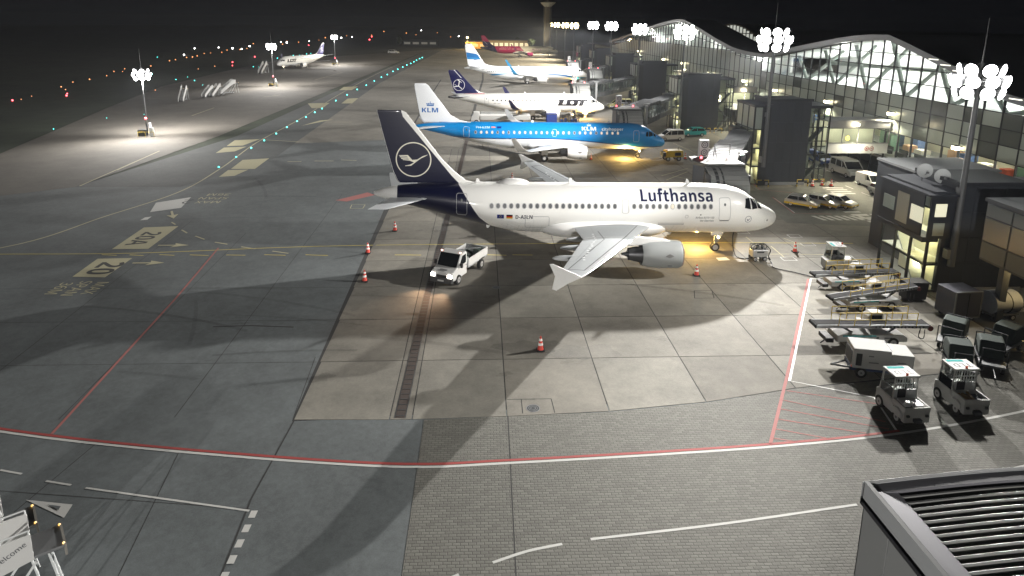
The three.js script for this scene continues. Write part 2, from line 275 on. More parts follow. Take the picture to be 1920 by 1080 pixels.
// lower left road markings
mark(poly([[-43.4, 29.75], [-41.35, 30.1], [-41.25, 30.85]], Y), M.whiteWorn);
mark(poly([[-42.35, 30.08], [-41.75, 30.2], [-41.72, 30.42]], Y + 0.004), M.asphalt);
for (const [a, b] of [[[-45.7, 27.8], [-44.6, 28.1]], [[-43.3, 28.6], [-42.1, 28.9]], [[-41.4, 29.1], [-34.2, 30.7]]]) mark(ribbon([a, b], 0.1, Y), M.whiteWorn);
for (let i = 0; i < 6; i++) mark(poly([[-34.12, 30.7 + i * 0.77], [-33.86, 30.7 + i * 0.77], [-33.86, 31.1 + i * 0.77], [-34.12, 31.1 + i * 0.77]], Y), M.whiteWorn);
for (const l of [[[-20.9, 32.7], [-15.8, 32.1], [-9.8, 31.2]], [[-24.6, 33.7], [-23.3, 33.2], [-22.0, 32.9]], [[-25.8, 34.2], [-26.4, 34.5]], [[-4.4, 29.9], [-2.9, 29.5], [-0.9, 29.0]]]) mark(ribbon(smooth(l, 12), 0.12, Y), M.whiteWorn);
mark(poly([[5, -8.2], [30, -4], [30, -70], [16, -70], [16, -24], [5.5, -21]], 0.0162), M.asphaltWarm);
// equipment area and red hatching
mark(ribbon([[1.9, 6.6], [0.2, 6.6], [-8.2, 21.5], [-4.5, 23.3], [-5.1, 26.2]], 0.12, Y), M.white);
mark(ribbon([[0.0, 6.6], [-8.4, 21.5], [-11.7, 27.2]], 0.16, Y), M.redWorn);
for (const [a, b] of [[[-8.8, 22.5], [-4.7, 23.9]], [[-9.4, 23.4], [-5.2, 25.5]], [[-9.9, 24.2], [-5.4, 26.1]], [[-10.4, 25.1], [-6.7, 26.4]], [[-10.9, 25.9], [-8.6, 26.8]], [[-11.4, 26.6], [-10.2, 27.0]]]) mark(ribbon([a, b], 0.07, Y), M.redWorn);
// service road behind: zebra crossings, dashes, red bay
for (let i = 0; i < 7; i++) mark(poly([[8.5 + i * 0.78, -10.6], [8.95 + i * 0.78, -10.6], [9.5 + i * 0.78, -9.0], [9.05 + i * 0.78, -9.0]], Y), M.whiteWorn);
for (let i = 0; i < 11; i++) { const t = i / 10, x = 12.4 + t * 2.0, z = -14.6 + t * 11.6; mark(poly([[x - 0.1, z], [x + 1.6, z - 0.05], [x + 1.65, z + 0.5], [x - 0.05, z + 0.55]], Y), M.whiteWorn); }
for (let i = 0; i < 5; i++) mark(poly([[14.9 + i * 0.75, -11.2], [15.35 + i * 0.75, -11.2], [15.9 + i * 0.75, -9.8], [15.45 + i * 0.75, -9.8]], Y), M.whiteWorn);
for (const [x, dz] of [[18.8, 0], [21.2, 1.3]]) for (let i = 0; i < 9; i++) mark(ribbon([[x - 0.3 + i * 0.1, -44 + dz + i * 3.4], [x - 0.2 + i * 0.1, -42.4 + dz + i * 3.4]], 0.13, Y), M.whiteWorn);
for (let k = 0; k < 4; k++) mark(ribbon([[15.8, -22.6 + k * 0.9], [18.2, -22.4 + k * 0.9]], 0.35, Y), M.whiteWorn);
mark(ribbon([[8.2, -25.2], [7.8, -21.7], [11.2, -20.1]], 0.12, Y), M.redWorn); mark(ribbon([[7.8, -18.2], [7.2, -11.6], [11.0, -11.2]], 0.12, Y), M.redWorn); mark(ribbon([[7.8, -17.7], [7.4, -11.8]], 0.1, Y), M.whiteWorn);
for (const [a, b] of [[[-2.0, -29.2], [2.8, -33.7]], [[6.3, -53.6], [7.4, -43.5]], [[-2.0, -26.8], [2.2, -31.7]], [[-2.2, -24.8], [0.1, -24.8]], [[-0.6, -29.2], [0.9, -27.3]], [[-0.8, -3.8], [-0.8, 0.9]], [[0.4, -1.2], [0.3, 1.6]], [[2.5, -3.4], [3.4, -1.1]], [[-1.2, 0.9], [1.1, 0.9]], [[2.0, 1.0], [4.0, 1.1]], [[5.0, 1.3], [6.1, 1.3]], [[9.6, -1.7], [12.0, -1.7]]]) mark(ribbon([a, b], 0.1, Y), M.yellowPale);
for (const [x, z] of [[-0.6, -5.2], [3.8, -4], [3.9, -1.6], [0.5, 2.1]]) { mark(ribbon([[x - 0.55, z - 0.4], [x + 0.55, z - 0.4], [x + 0.55, z + 0.4], [x - 0.55, z + 0.4], [x - 0.55, z - 0.4]], 0.09, Y), M.whiteWorn); }
quad(M.white, [-5.5, 1.7], [-4.6, 1.6], [-4.5, 2.3], [-5.5, 2.4]);
for (const [a, b] of [[[-9.5, 8.7], [-8.2, 8.7]], [[-8.2, 8.7], [-8.5, 10.1]], [[-8.5, 10.1], [-9.9, 10.1]], [[-9.9, 10.1], [-9.5, 8.7]]]) mark(ribbon([a, b], 0.05, Y), M.joint);
mark(ribbon([[-42.0, 13.8], [-39.7, 13.7], [-36.9, 14.0]], 0.12, 0.006), M.joint);
quad(M.redWorn, [-40.8, -17.5], [-37.9, -21.0], [-36.9, -19.8], [-39.5, -17.0]);
for (const [a, b] of [[[-38.7, -15.7], [-37.3, -15.7]], [[-37.3, -15.7], [-37.3, -14.2]], [[-37.3, -14.2], [-38.6, -14.2]], [[-38.6, -14.2], [-38.7, -15.7]]]) mark(ribbon([a, b], 0.08, Y), M.yellowPale);
// wear on the paving: tyre marks, oil stains and patched slabs
const wear = (k, o) => new THREE.MeshStandardMaterial({ color: new THREE.Color().setRGB(k, k, k), roughness: 0.9, transparent: true, opacity: o, side: THREE.DoubleSide });
const wearMats = [wear(0.012, 0.11), wear(0.012, 0.17), wear(0.012, 0.08), wear(0.3, 0.1)];
for (let i = 0; i < 26; i++) { const x = -60 + rnd() * 56, z = -46 + rnd() * 66, a = (rnd() - 0.5) * 0.5 + (rnd() < 0.25 ? 1.2 : 0), L = 4 + rnd() * 10, q = []; for (let k = 0; k <= 10; k++) { const t = k / 10 * L; q.push([x + Math.cos(a) * t - Math.sin(a) * t * t * 0.012, z + Math.sin(a) * t + Math.cos(a) * t * t * 0.012]); } struct('tyre_mark', ribbon(q, 0.18 + rnd() * 0.2, 0.0245 + i * 0.0001), wearMats[i % 3]); }
for (let i = 0; i < 34; i++) { const x = -34 + rnd() * 34, z = -40 + rnd() * 62, r = 0.3 + rnd() * rnd() * 1.6, q = [], n = 22, o1 = rnd() * 6, o2 = rnd() * 6; for (let k = 0; k < n; k++) { const a = k / n * Math.PI * 2, rr = r * (0.7 + 0.22 * Math.sin(2 * a + o1) + 0.16 * Math.sin(5 * a + o2)); q.push([x + Math.cos(a) * rr * 1.5, z + Math.sin(a) * rr]); } struct('oil_stain', poly(q, 0.0275 + i * 0.0001), wearMats[i % 4]); }
// ---------------------------------------------------------------- aircraft
function livery(L, H, k, draw) {                                 // side print of both flanks: upper half starboard, lower half port
  const W = Math.round((L + 1) * k), h = Math.round(H * k);
  const t = canvasTex(W, h * 2, (c) => {
    for (const side of [1, -1]) {
      c.save(); c.beginPath(); c.rect(0, side > 0 ? 0 : h, W, h); c.clip();
      const X = (s) => (L + 0.5 - s) * k, Yp = (y) => (side > 0 ? h : 2 * h) - y * k;
      const P = {
        side, c, k, X, Y: Yp,
        poly(pts, col) { c.fillStyle = col; c.beginPath(); pts.forEach(([s, y], i) => (i ? c.lineTo(X(s), Yp(y)) : c.moveTo(X(s), Yp(y)))); c.closePath(); c.fill(); },
        curve(pts, col) { c.fillStyle = col; c.beginPath(); const q = new THREE.SplineCurve(pts.map((p) => new THREE.Vector2(...p))).getPoints(60); q.forEach((p, i) => (i ? c.lineTo(X(p.x), Yp(p.y)) : c.moveTo(X(p.x), Yp(p.y)))); c.closePath(); c.fill(); },
        all(col) { c.fillStyle = col; c.fillRect(0, side > 0 ? 0 : h, W, h); },
        line(pts, w, col) { c.strokeStyle = col; c.lineWidth = w * k; c.lineJoin = 'round'; c.beginPath(); pts.forEach(([s, y], i) => (i ? c.lineTo(X(s), Yp(y)) : c.moveTo(X(s), Yp(y)))); c.stroke(); },
        ring(s, y, r, w, col) { c.strokeStyle = col; c.lineWidth = w * k; c.beginPath(); c.arc(X(s), Yp(y), r * k, 0, 7); c.stroke(); },
        disc(s, y, r, col) { c.fillStyle = col; c.beginPath(); c.arc(X(s), Yp(y), r * k, 0, 7); c.fill(); },
        text(str, s0, s1, y0, y1, col, f = 'bold', fam = 'sans-serif', skew = 0) {   // from s0 to s1 along the body, cap height y0..y1
          c.save(); c.fillStyle = col; c.font = `${f} 200px ${fam}`; const w = c.measureText(str).width, cap = 143;
          c.translate((X(s0) + X(s1)) / 2, Yp(y0)); c.scale((side * Math.abs(X(s1) - X(s0))) / w, ((y1 - y0) * k) / cap);
          if (side < 0) c.scale(1, 1); c.transform(1, 0, -skew, 1, 0, 0); c.textAlign = 'center'; c.fillText(str, 0, 0); c.restore();
        },
      };
      draw(P); c.restore();
    }
  });
  t.anisotropy = 8; return t;
}
// a closed tapered surface through aerofoil sections; thickness stands across the span
function lifting(secs, uvOf, n = 12) {
  const pos = [], uv = [], idx = [], prof = [];
  for (let i = 0; i <= n; i++) { const x = 0.5 - 0.5 * Math.cos(Math.PI * i / n); prof.push([x, 2.6 * (0.2969 * Math.sqrt(x) - 0.126 * x - 0.3516 * x * x + 0.2843 * x ** 3 - 0.1036 * x ** 4) / 0.52]); }
  const loop = [...prof.map(([x, t]) => [x, t]), ...prof.slice(1, -1).reverse().map(([x, t]) => [x, -t])], N = loop.length;
  secs.forEach((s, j) => {
    const a = secs[Math.max(0, j - 1)], b = secs[Math.min(secs.length - 1, j + 1)];
    let ny = -(b.z - a.z), nz = b.y - a.y; { const ty = b.y - a.y, tz = b.z - a.z, l = Math.hypot(ty, tz) || 1; ny = tz / l; nz = -ty / l; }
    if (s.vert) { ny = 0; nz = 1; }
    const sg = ny < 0 ? -1 : 1;
    for (const [x, t] of loop) {
      const o = t * s.c * s.t * sg, cam = (s.camber ?? 0) * s.c * 4 * x * (1 - x) * sg;
      const p = [s.x - x * s.c, s.y + ny * (o + cam), s.z + nz * (o + cam)]; pos.push(...p); uv.push(...uvOf(...p, t));
    }
  });
  for (let j = 0; j + 1 < secs.length; j++) for (let i = 0; i < N; i++) { const a = j * N + i, b = j * N + (i + 1) % N, c = a + N, d = b + N; idx.push(a, c, b, b, c, d); }
  for (const j of [0, secs.length - 1]) for (let i = 1; i + 1 < N; i++) idx.push(j * N, j * N + (j ? i + 1 : i), j * N + (j ? i : i + 1));
  const g = new THREE.BufferGeometry();
  g.setAttribute('position', new THREE.Float32BufferAttribute(pos, 3)); g.setAttribute('uv', new THREE.Float32BufferAttribute(uv, 2)); g.setIndex(idx);
  const tri = g.toNonIndexed(); tri.computeVertexNormals(); g.computeVertexNormals();
  return g;
}
const mirror = (secs) => secs.map((s) => ({ ...s, z: -s.z }));
const metalDark = std(0.1, 0.1, 0.105, 0.42, 0.8), bare = std(0.62, 0.63, 0.65, 0.25, 0.9), wingGrey = std(0.5, 0.52, 0.54, 0.4);
const doorLine = std(0.34, 0.35, 0.37, 0.5), cockpitGlass = std(0.008, 0.01, 0.013, 0.06), paxGlass = std(0.11, 0.115, 0.12, 0.3), paxDark = std(0.02, 0.022, 0.026, 0.3), winFrame = std(0.42, 0.43, 0.45, 0.4);
const winLit = glow(1, 0.85, 0.6, 0.7, 0.2);

function makeJet(spec, label, group, x, z, ry, tilt = 0) {
  const { L, H, tab } = spec, root = thing('passenger_jet', label, 'airliner', x, 0, z, ry, group);
  root.rotation.z = tilt;
  const tex = livery(L, H, spec.k, spec.draw), skin = new THREE.MeshPhysicalMaterial({ map: tex, roughness: 0.4, specularIntensity: 0.6, clearcoat: 0.22, clearcoatRoughness: 0.1, side: THREE.DoubleSide });
  const U = (px, py, sd) => [(L + 0.5 + px) / (L + 1), (sd > 0 ? 0.5 : 0) + 0.5 * Math.min(0.998, Math.max(0.002, py / H))];
  const S = (s, th, off = 0) => {                                // point on the fuselage: station s, angle th from the crown, positive to starboard
    const [yt, yb, w] = lerpTable(tab, s), yc = (yt + yb) / 2, hh = (yt - yb) / 2;
    const c = Math.cos(th), sn = Math.sin(th);
    return V(-s, yc + (hh + off) * c, (w + off) * sn);
  };
  // fuselage
  const pos = [], nor = [], uv = [], idx = [], NS = 84, NT = 22;
  for (const sd of [1, -1]) {
    const base = pos.length / 3;
    for (let i = 0; i <= NS; i++) {
      const q = i / NS, s = 0.015 + (L - 0.02) * (q < 0.25 ? 4 * q * q * (1) : q * q * 0 + 0.25 + (q - 0.25) );
      for (let j = 0; j <= NT; j++) {
        const th = sd * Math.PI * j / NT, p = S(s, th), e = 0.02;
        const ds = S(Math.min(L, s + e), th).sub(S(Math.max(0.004, s - e), th)), dt = S(s, th + 0.02).sub(S(s, th - 0.02));
        const nn = ds.cross(dt).normalize(); if (nn.dot(V(0, Math.cos(th), Math.sin(th))) < 0) nn.negate();
        pos.push(p.x, p.y, p.z); nor.push(nn.x, nn.y, nn.z); uv.push(...U(p.x, p.y, sd));
      }
    }
    for (let i = 0; i < NS; i++) for (let j = 0; j < NT; j++) { const a = base + i * (NT + 1) + j, b = a + 1, c = a + NT + 1, d = c + 1; sd > 0 ? idx.push(a, c, b, b, c, d) : idx.push(a, b, c, b, d, c); }
    const last = base + NS * (NT + 1); for (let j = 1; j < NT; j++) idx.push(last, last + j, last + j + 1);
  }
  const fg = new THREE.BufferGeometry();
  fg.setAttribute('position', new THREE.Float32BufferAttribute(pos, 3)); fg.setAttribute('normal', new THREE.Float32BufferAttribute(nor, 3)); fg.setAttribute('uv', new THREE.Float32BufferAttribute(uv, 2)); fg.setIndex(idx);
  part('fuselage', fg, skin, root);
  // patches that lie on the skin
  const onSkin = (s, y, sd, off) => { const [yt, yb] = lerpTable(tab, s), u = Math.max(-1, Math.min(1, (y - (yt + yb) / 2) / ((yt - yb) / 2))); return S(s, sd * Math.acos(u), off); };
  const rrect = (w, h, r, n = 3) => { const o = []; for (const [cx, cy, a0] of [[w / 2 - r, h / 2 - r, 0], [-w / 2 + r, h / 2 - r, 1], [-w / 2 + r, -h / 2 + r, 2], [w / 2 - r, -h / 2 + r, 3]]) for (let i = 0; i <= n; i++) { const a = (a0 + i / n) * Math.PI / 2; o.push([cx + r * Math.cos(a), cy + r * Math.sin(a)]); } return o; };
  const patch = (s, y, outline, sd, off) => {
    const p = [onSkin(s, y, sd, off)], ix = []; outline.forEach(([a, b]) => p.push(onSkin(s - a, y + b, sd, off)));
    for (let i = 1; i <= outline.length; i++) ix.push(0, i, i % outline.length + 1);
    const g = new THREE.BufferGeometry().setFromPoints(p); g.setIndex(ix); g.computeVertexNormals(); return g;
  };
  const finePatch = (s, y, outline, sd, off) => {                 // finely divided, so that it follows the curved nose
    const e = outline.flatMap(([a, b], i) => { const [c, d] = outline[(i + 1) % outline.length]; return [0, 0.2, 0.4, 0.6, 0.8].map((f) => [a + (c - a) * f, b + (d - b) * f]); });
    const p = [onSkin(s, y, sd, off)], ix = [], n = e.length, R = 5;
    for (let k = 1; k <= R; k++) e.forEach(([a, b]) => p.push(onSkin(s - a * k / R, y + b * k / R, sd, off)));
    for (let i = 0; i < n; i++) { const j = (i + 1) % n; ix.push(0, 1 + i, 1 + j); for (let k = 0; k + 1 < R; k++) { const a = 1 + k * n + i, b = 1 + k * n + j; ix.push(a, a + n, b, b, a + n, b + n); } }
    const g = new THREE.BufferGeometry().setFromPoints(p); g.setIndex(ix); g.computeVertexNormals(); return g;
  };
  const rim = (s, y, w, h, r, t, sd, off) => {
    const a = rrect(w, h, r), b = rrect(w + 2 * t, h + 2 * t, r + t), p = [], ix = [], n = a.length;
    // extra points down the long sides keep the strip on the curve
    const fine = (l) => l.flatMap(([u, v], i) => { const [u2, v2] = l[(i + 1) % n]; return Math.abs(v2 - v) > 0.3 ? [0, 0.25, 0.5, 0.75].map((f) => [u + (u2 - u) * f, v + (v2 - v) * f]) : [[u, v]]; });
    const fa = fine(a), fb = fine(b); fa.forEach(([u, v], i) => p.push(onSkin(s - u, y + v, sd, off), onSkin(s - fb[i][0], y + fb[i][1], sd, off)));
    for (let i = 0; i < fa.length; i++) { const k = (i + 1) % fa.length; ix.push(2 * i, 2 * i + 1, 2 * k, 2 * k, 2 * i + 1, 2 * k + 1); }
    const g = new THREE.BufferGeometry().setFromPoints(p); g.setIndex(ix); g.computeVertexNormals(); return g;
  };
  for (const sd of [1, -1]) {
    const wn = spec.windows, skip = wn.skip ?? [];
    for (let i = 0; i < wn.n; i++) {
      if (skip.includes(i)) continue;
      const s = wn.s0 + (wn.s1 - wn.s0) * i / (wn.n - 1), lit = wn.lit && rnd() < wn.lit;
      const w = part('passenger_window', patch(s, wn.y, rrect(0.25, 0.36, 0.12, 2), sd, 0.016), lit ? winLit : spec.detail ? paxGlass : paxDark, root);
      if (spec.detail) part('window_rim', rim(s, wn.y, 0.25, 0.36, 0.12, 0.05, sd, 0.012), winFrame, w);
    }
    for (const [s, y, w, h, col] of spec.doors) {
      const d = part('door', rim(s, y, w, h, 0.14, 0.035, sd, 0.014), spec.doorMat ?? doorLine, root);
      if (h > 1.2) part('door_window', patch(s, y + h * 0.22, rrect(0.16, 0.22, 0.07, 2), sd, 0.02), paxGlass, d);
      if (h > 1.5) part('sill_plate', patch(s, y - h / 2 - 0.06, rrect(w * 0.9, 0.07, 0.03, 1), sd, 0.02), std(0.2, 0.2, 0.21, 0.4, 0.6), d);
    }
    for (const q of spec.cockpit) { const cs = q.reduce((a, p) => a + p[0], 0) / q.length, cy = q.reduce((a, p) => a + p[1], 0) / q.length; part('cockpit_window', finePatch(cs, cy, q.map(([a, b]) => [cs - a, b - cy]), sd, 0.03), cockpitGlass, root); }
  }
  // fin, tailplane, wings
  const sideUV = (a, b, c, t) => U(a, b, c >= 0 ? 1 : -1), sideUV2 = (a, b, c, t) => U(a, b, t >= 0 ? 1 : -1);
  const finSecs = spec.fin.map(([s, y, c, t]) => ({ x: -s, y, z: 0, c, t, vert: 1 }));
  part('tail_fin', lifting(finSecs, sideUV, 14), skin, root);
  const none = () => [0, 0], topUV = (a, b, c) => [(a + spec.wing[0][0]) / -14 + 0.0, Math.abs(c) / 20];
  const hs = spec.htail.map(([s, y, z, c, t]) => ({ x: -s, y, z, c, t }));
  for (const f of [(q) => q, mirror]) part('tailplane', lifting(f(hs), none), spec.tailMat ?? wingGrey, root);
  const ws = spec.wing.map(([s, y, z, c, t, camber]) => ({ x: -s, y, z, c, t, camber }));
  const wingMat = spec.wingTex ? std(1, 1, 1, 0.35, 0, { map: spec.wingTex }) : wingGrey;
  for (const f of [(q) => q, mirror]) {
    const w = part('wing', lifting(f(ws), spec.wingTex ? (a, b, c) => [(-a - 10) / 14, Math.abs(c) / 18] : none, 16), wingMat, root);
    if (spec.lead) part('slat', lifting(f(ws.slice(1).map((s) => ({ ...s, x: s.x + 0.02, c: s.c * 0.13, t: s.t * 2.6, y: s.y - 0.0 }))), none), bare, w);
  }
  if (spec.winglet) for (const f of [(q) => q, mirror]) part('winglet', lifting(f(spec.winglet.map(([s, y, z, c, t]) => ({ x: -s, y, z, c, t }))), spec.wingletPrint ? sideUV2 : none), spec.wingletMat ?? M.white, root);
  if (spec.fence) for (const sd of [1, -1]) { const [s, y, zz] = spec.fence; part('wingtip_fence', extrude([[-s, 0], [-s - 0.9, 0.42], [-s - 1.75, 0.82], [-s - 1.95, 0.8], [-s - 1.6, 0.05], [-s - 1.75, -0.75], [-s - 1.5, -0.85], [-s - 0.8, -0.4]].map(([a, b]) => [a, b + y]), 0.09, 0.03, 0, 0, sd * zz), M.white, root); }
  for (const [s, y, zz, len] of spec.fairings ?? []) for (const sd of [1, -1]) { const g = new THREE.SphereGeometry(1, 14, 10).scale(len / 2, 0.2, 0.17).translate(-s - len / 2, y, sd * zz); part('flap_fairing', g, wingGrey, root); }
  if (spec.belly) { const [s0, s1, y, ry2, rz] = spec.belly; const g = new THREE.SphereGeometry(1, 40, 24), p = g.attributes.position; for (let i = 0; i < p.count; i++) { const u = p.getX(i), f = Math.pow(Math.max(0, 1 - u ** 4), 0.5) / Math.max(1e-6, Math.sqrt(Math.max(1e-9, 1 - u * u))); p.setXYZ(i, -(s0 + s1) / 2 + u * (s1 - s0) / 2, y + p.getY(i) * f * ry2, p.getZ(i) * f * rz); } g.computeVertexNormals(); part('belly_fairing', g, spec.bellyMat ?? M.white, root); }
  // engines
  const E = spec.engine;
  for (const sd of [1, -1]) {
    const r = E.r, l = E.len, prof = (l2) => new THREE.LatheGeometry(l2.map(([a, b]) => new THREE.Vector2(a, b)), 40).rotateZ(-Math.PI / 2).rotateX(Math.PI);
    const at = (g) => g.translate(-E.s, E.y, sd * E.z);
    // lathe axis: height becomes the aircraft's x, zero at the lip, running aft
    const e = part('engine_nacelle', at(prof([[r * 0.93, -0.12], [r * 0.985, -0.3], [r, -l * 0.3], [r * 0.99, -l * 0.55], [r * 0.93, -l * 0.8], [r * 0.8, -l], [r * 0.72, -l * 0.99], [r * 0.72, -l * 0.6]])), E.mat ?? M.white, root);
    part('inlet_lip', at(prof([[r * 0.74, -0.45], [r * 0.77, -0.12], [r * 0.82, 0], [r * 0.88, 0.0], [r * 0.935, -0.1]])), bare, e);
    part('inlet_duct', at(prof([[r * 0.745, -0.44], [r * 0.73, -l * 0.32]])), M.pale, e);
    const blades = []; for (let i = 0; i < 24; i++) { const a = i / 24 * Math.PI * 2; blades.push(box(0.03, r * 0.56, r * 0.14, 0, r * 0.43, 0).rotateX(a)); }
    part('fan', [at(mergeGeometries(blades.map(flat)).translate(-l * 0.3, 0, 0))], metalDark, e);
    part('spinner', at(prof([[0, -l * 0.17], [r * 0.1, -l * 0.21], [r * 0.2, -l * 0.3]])), M.darkSteel, e);
    part('core_cowl', at(prof([[r * 0.7, -l * 0.72], [r * 0.6, -l], [r * 0.42, -l * 1.32], [r * 0.36, -l * 1.33], [r * 0.34, -l]])), metalDark, e);
    part('exhaust_plug', at(prof([[r * 0.26, -l * 1.1], [r * 0.2, -l * 1.32], [r * 0.07, -l * 1.48], [0, -l * 1.5]])), M.darkSteel, e);
    part('pylon', extrude([[-l * 0.22, r * 0.93], [-l * 0.5, r * 1.16], [-l * 1.05, r * 1.3], [-l * 1.75, r * 1.28], [-l * 1.75, r * 0.98], [-l * 1.3, r * 0.62], [-l * 0.9, r * 0.7]].map(([a, b]) => [a - E.s, b + E.y]), 0.34, 0.08, 0, 0, sd * E.z), M.white, root);
    if (spec.detail) { part('access_panel', [extrude([[-1.5, -0.03], [-1.15, 0.17], [-0.8, 0.0], [-1.15, -0.17]], 0.04, 0.01, -E.s, E.y + 0.2, sd * (E.z + r * 0.985))], std(0.2, 0.2, 0.2, 0.5), e); part('strake_mark', box(0.32, 0.1, 0.03, -E.s - 1.05, E.y - 0.62, sd * (E.z + r * 0.8)), M.slate, e); }
  }
  // landing gear
  const G = spec.gear;
  const leg = (s, zz, r, w, h, nose) => {
    const t = part(nose ? 'nose_gear' : 'main_gear', [bar([-s, r, zz], [-s + (nose ? 0.12 : 0), h, zz * 0.93], 0.1), bar([-s, r + 0.1, zz], [-s + 0.75 * (nose ? 1 : 0.2), h, zz * (nose ? 1 : 0.8)], 0.055), bar([-s, r, zz - w * 1.1], [-s, r, zz + w * 1.1], 0.07), box(0.16, 0.5, 0.2, -s, h * 0.62, zz)], M.steel, root);
    for (const k of [-1, 1]) { const wz = zz + k * w * 0.85; const y = part('tyre', new THREE.TorusGeometry(r - w * 0.42, w * 0.42, 12, 28).translate(-s, r, wz), M.tyre, t); part('rim', wheelGeo(r * 0.6, w * 0.6, -s, r, wz), M.rim, y); }
    if (nose) { part('unseen_gear_lamp', [new THREE.SphereGeometry(0.1, 12, 8).translate(-s + 0.22, h * 0.72, 0.16), new THREE.SphereGeometry(0.1, 12, 8).translate(-s + 0.22, h * 0.72, -0.16)], M.lampWarm, t); part('gear_door', [box(0.9, 0.55, 0.03, -s - 0.1, h + 0.05, 0.42), box(0.9, 0.55, 0.03, -s - 0.1, h + 0.05, -0.42)], M.white, t); }  // unseen glowing lamps set on the gear, for the warm glow on the ground
    else part('gear_door', box(0.85, 1.2, 0.04, -s, h - 0.2, zz + Math.sign(zz) * 0.32), M.white, t);
  };
  leg(G.nose, 0, G.nr, 0.2, G.nh, true); for (const sd of [1, -1]) leg(G.main, sd * G.track, G.mr, 0.4, G.mh, false);
  // aerials, domes, lights
  for (const [s, h, up] of spec.aerials ?? []) { const y = lerpTable(tab, s)[up ? 0 : 1]; part('blade_aerial', extrude([[0, 0], [-0.42, 0], [-0.36, up ? h : -h], [-0.22, up ? h : -h]], 0.05, 0.015, -s, y + (up ? -0.03 : 0.03), 0), M.white, root); }
  if (spec.dome) { const [s, len] = spec.dome, y = lerpTable(tab, s)[0]; part('radome', new THREE.SphereGeometry(1, 28, 12, 0, 7, 0, Math.PI / 2).scale(len / 2, 0.42, 0.62).translate(-s, y - 0.06, 0), M.white, root); }
  return root;
}
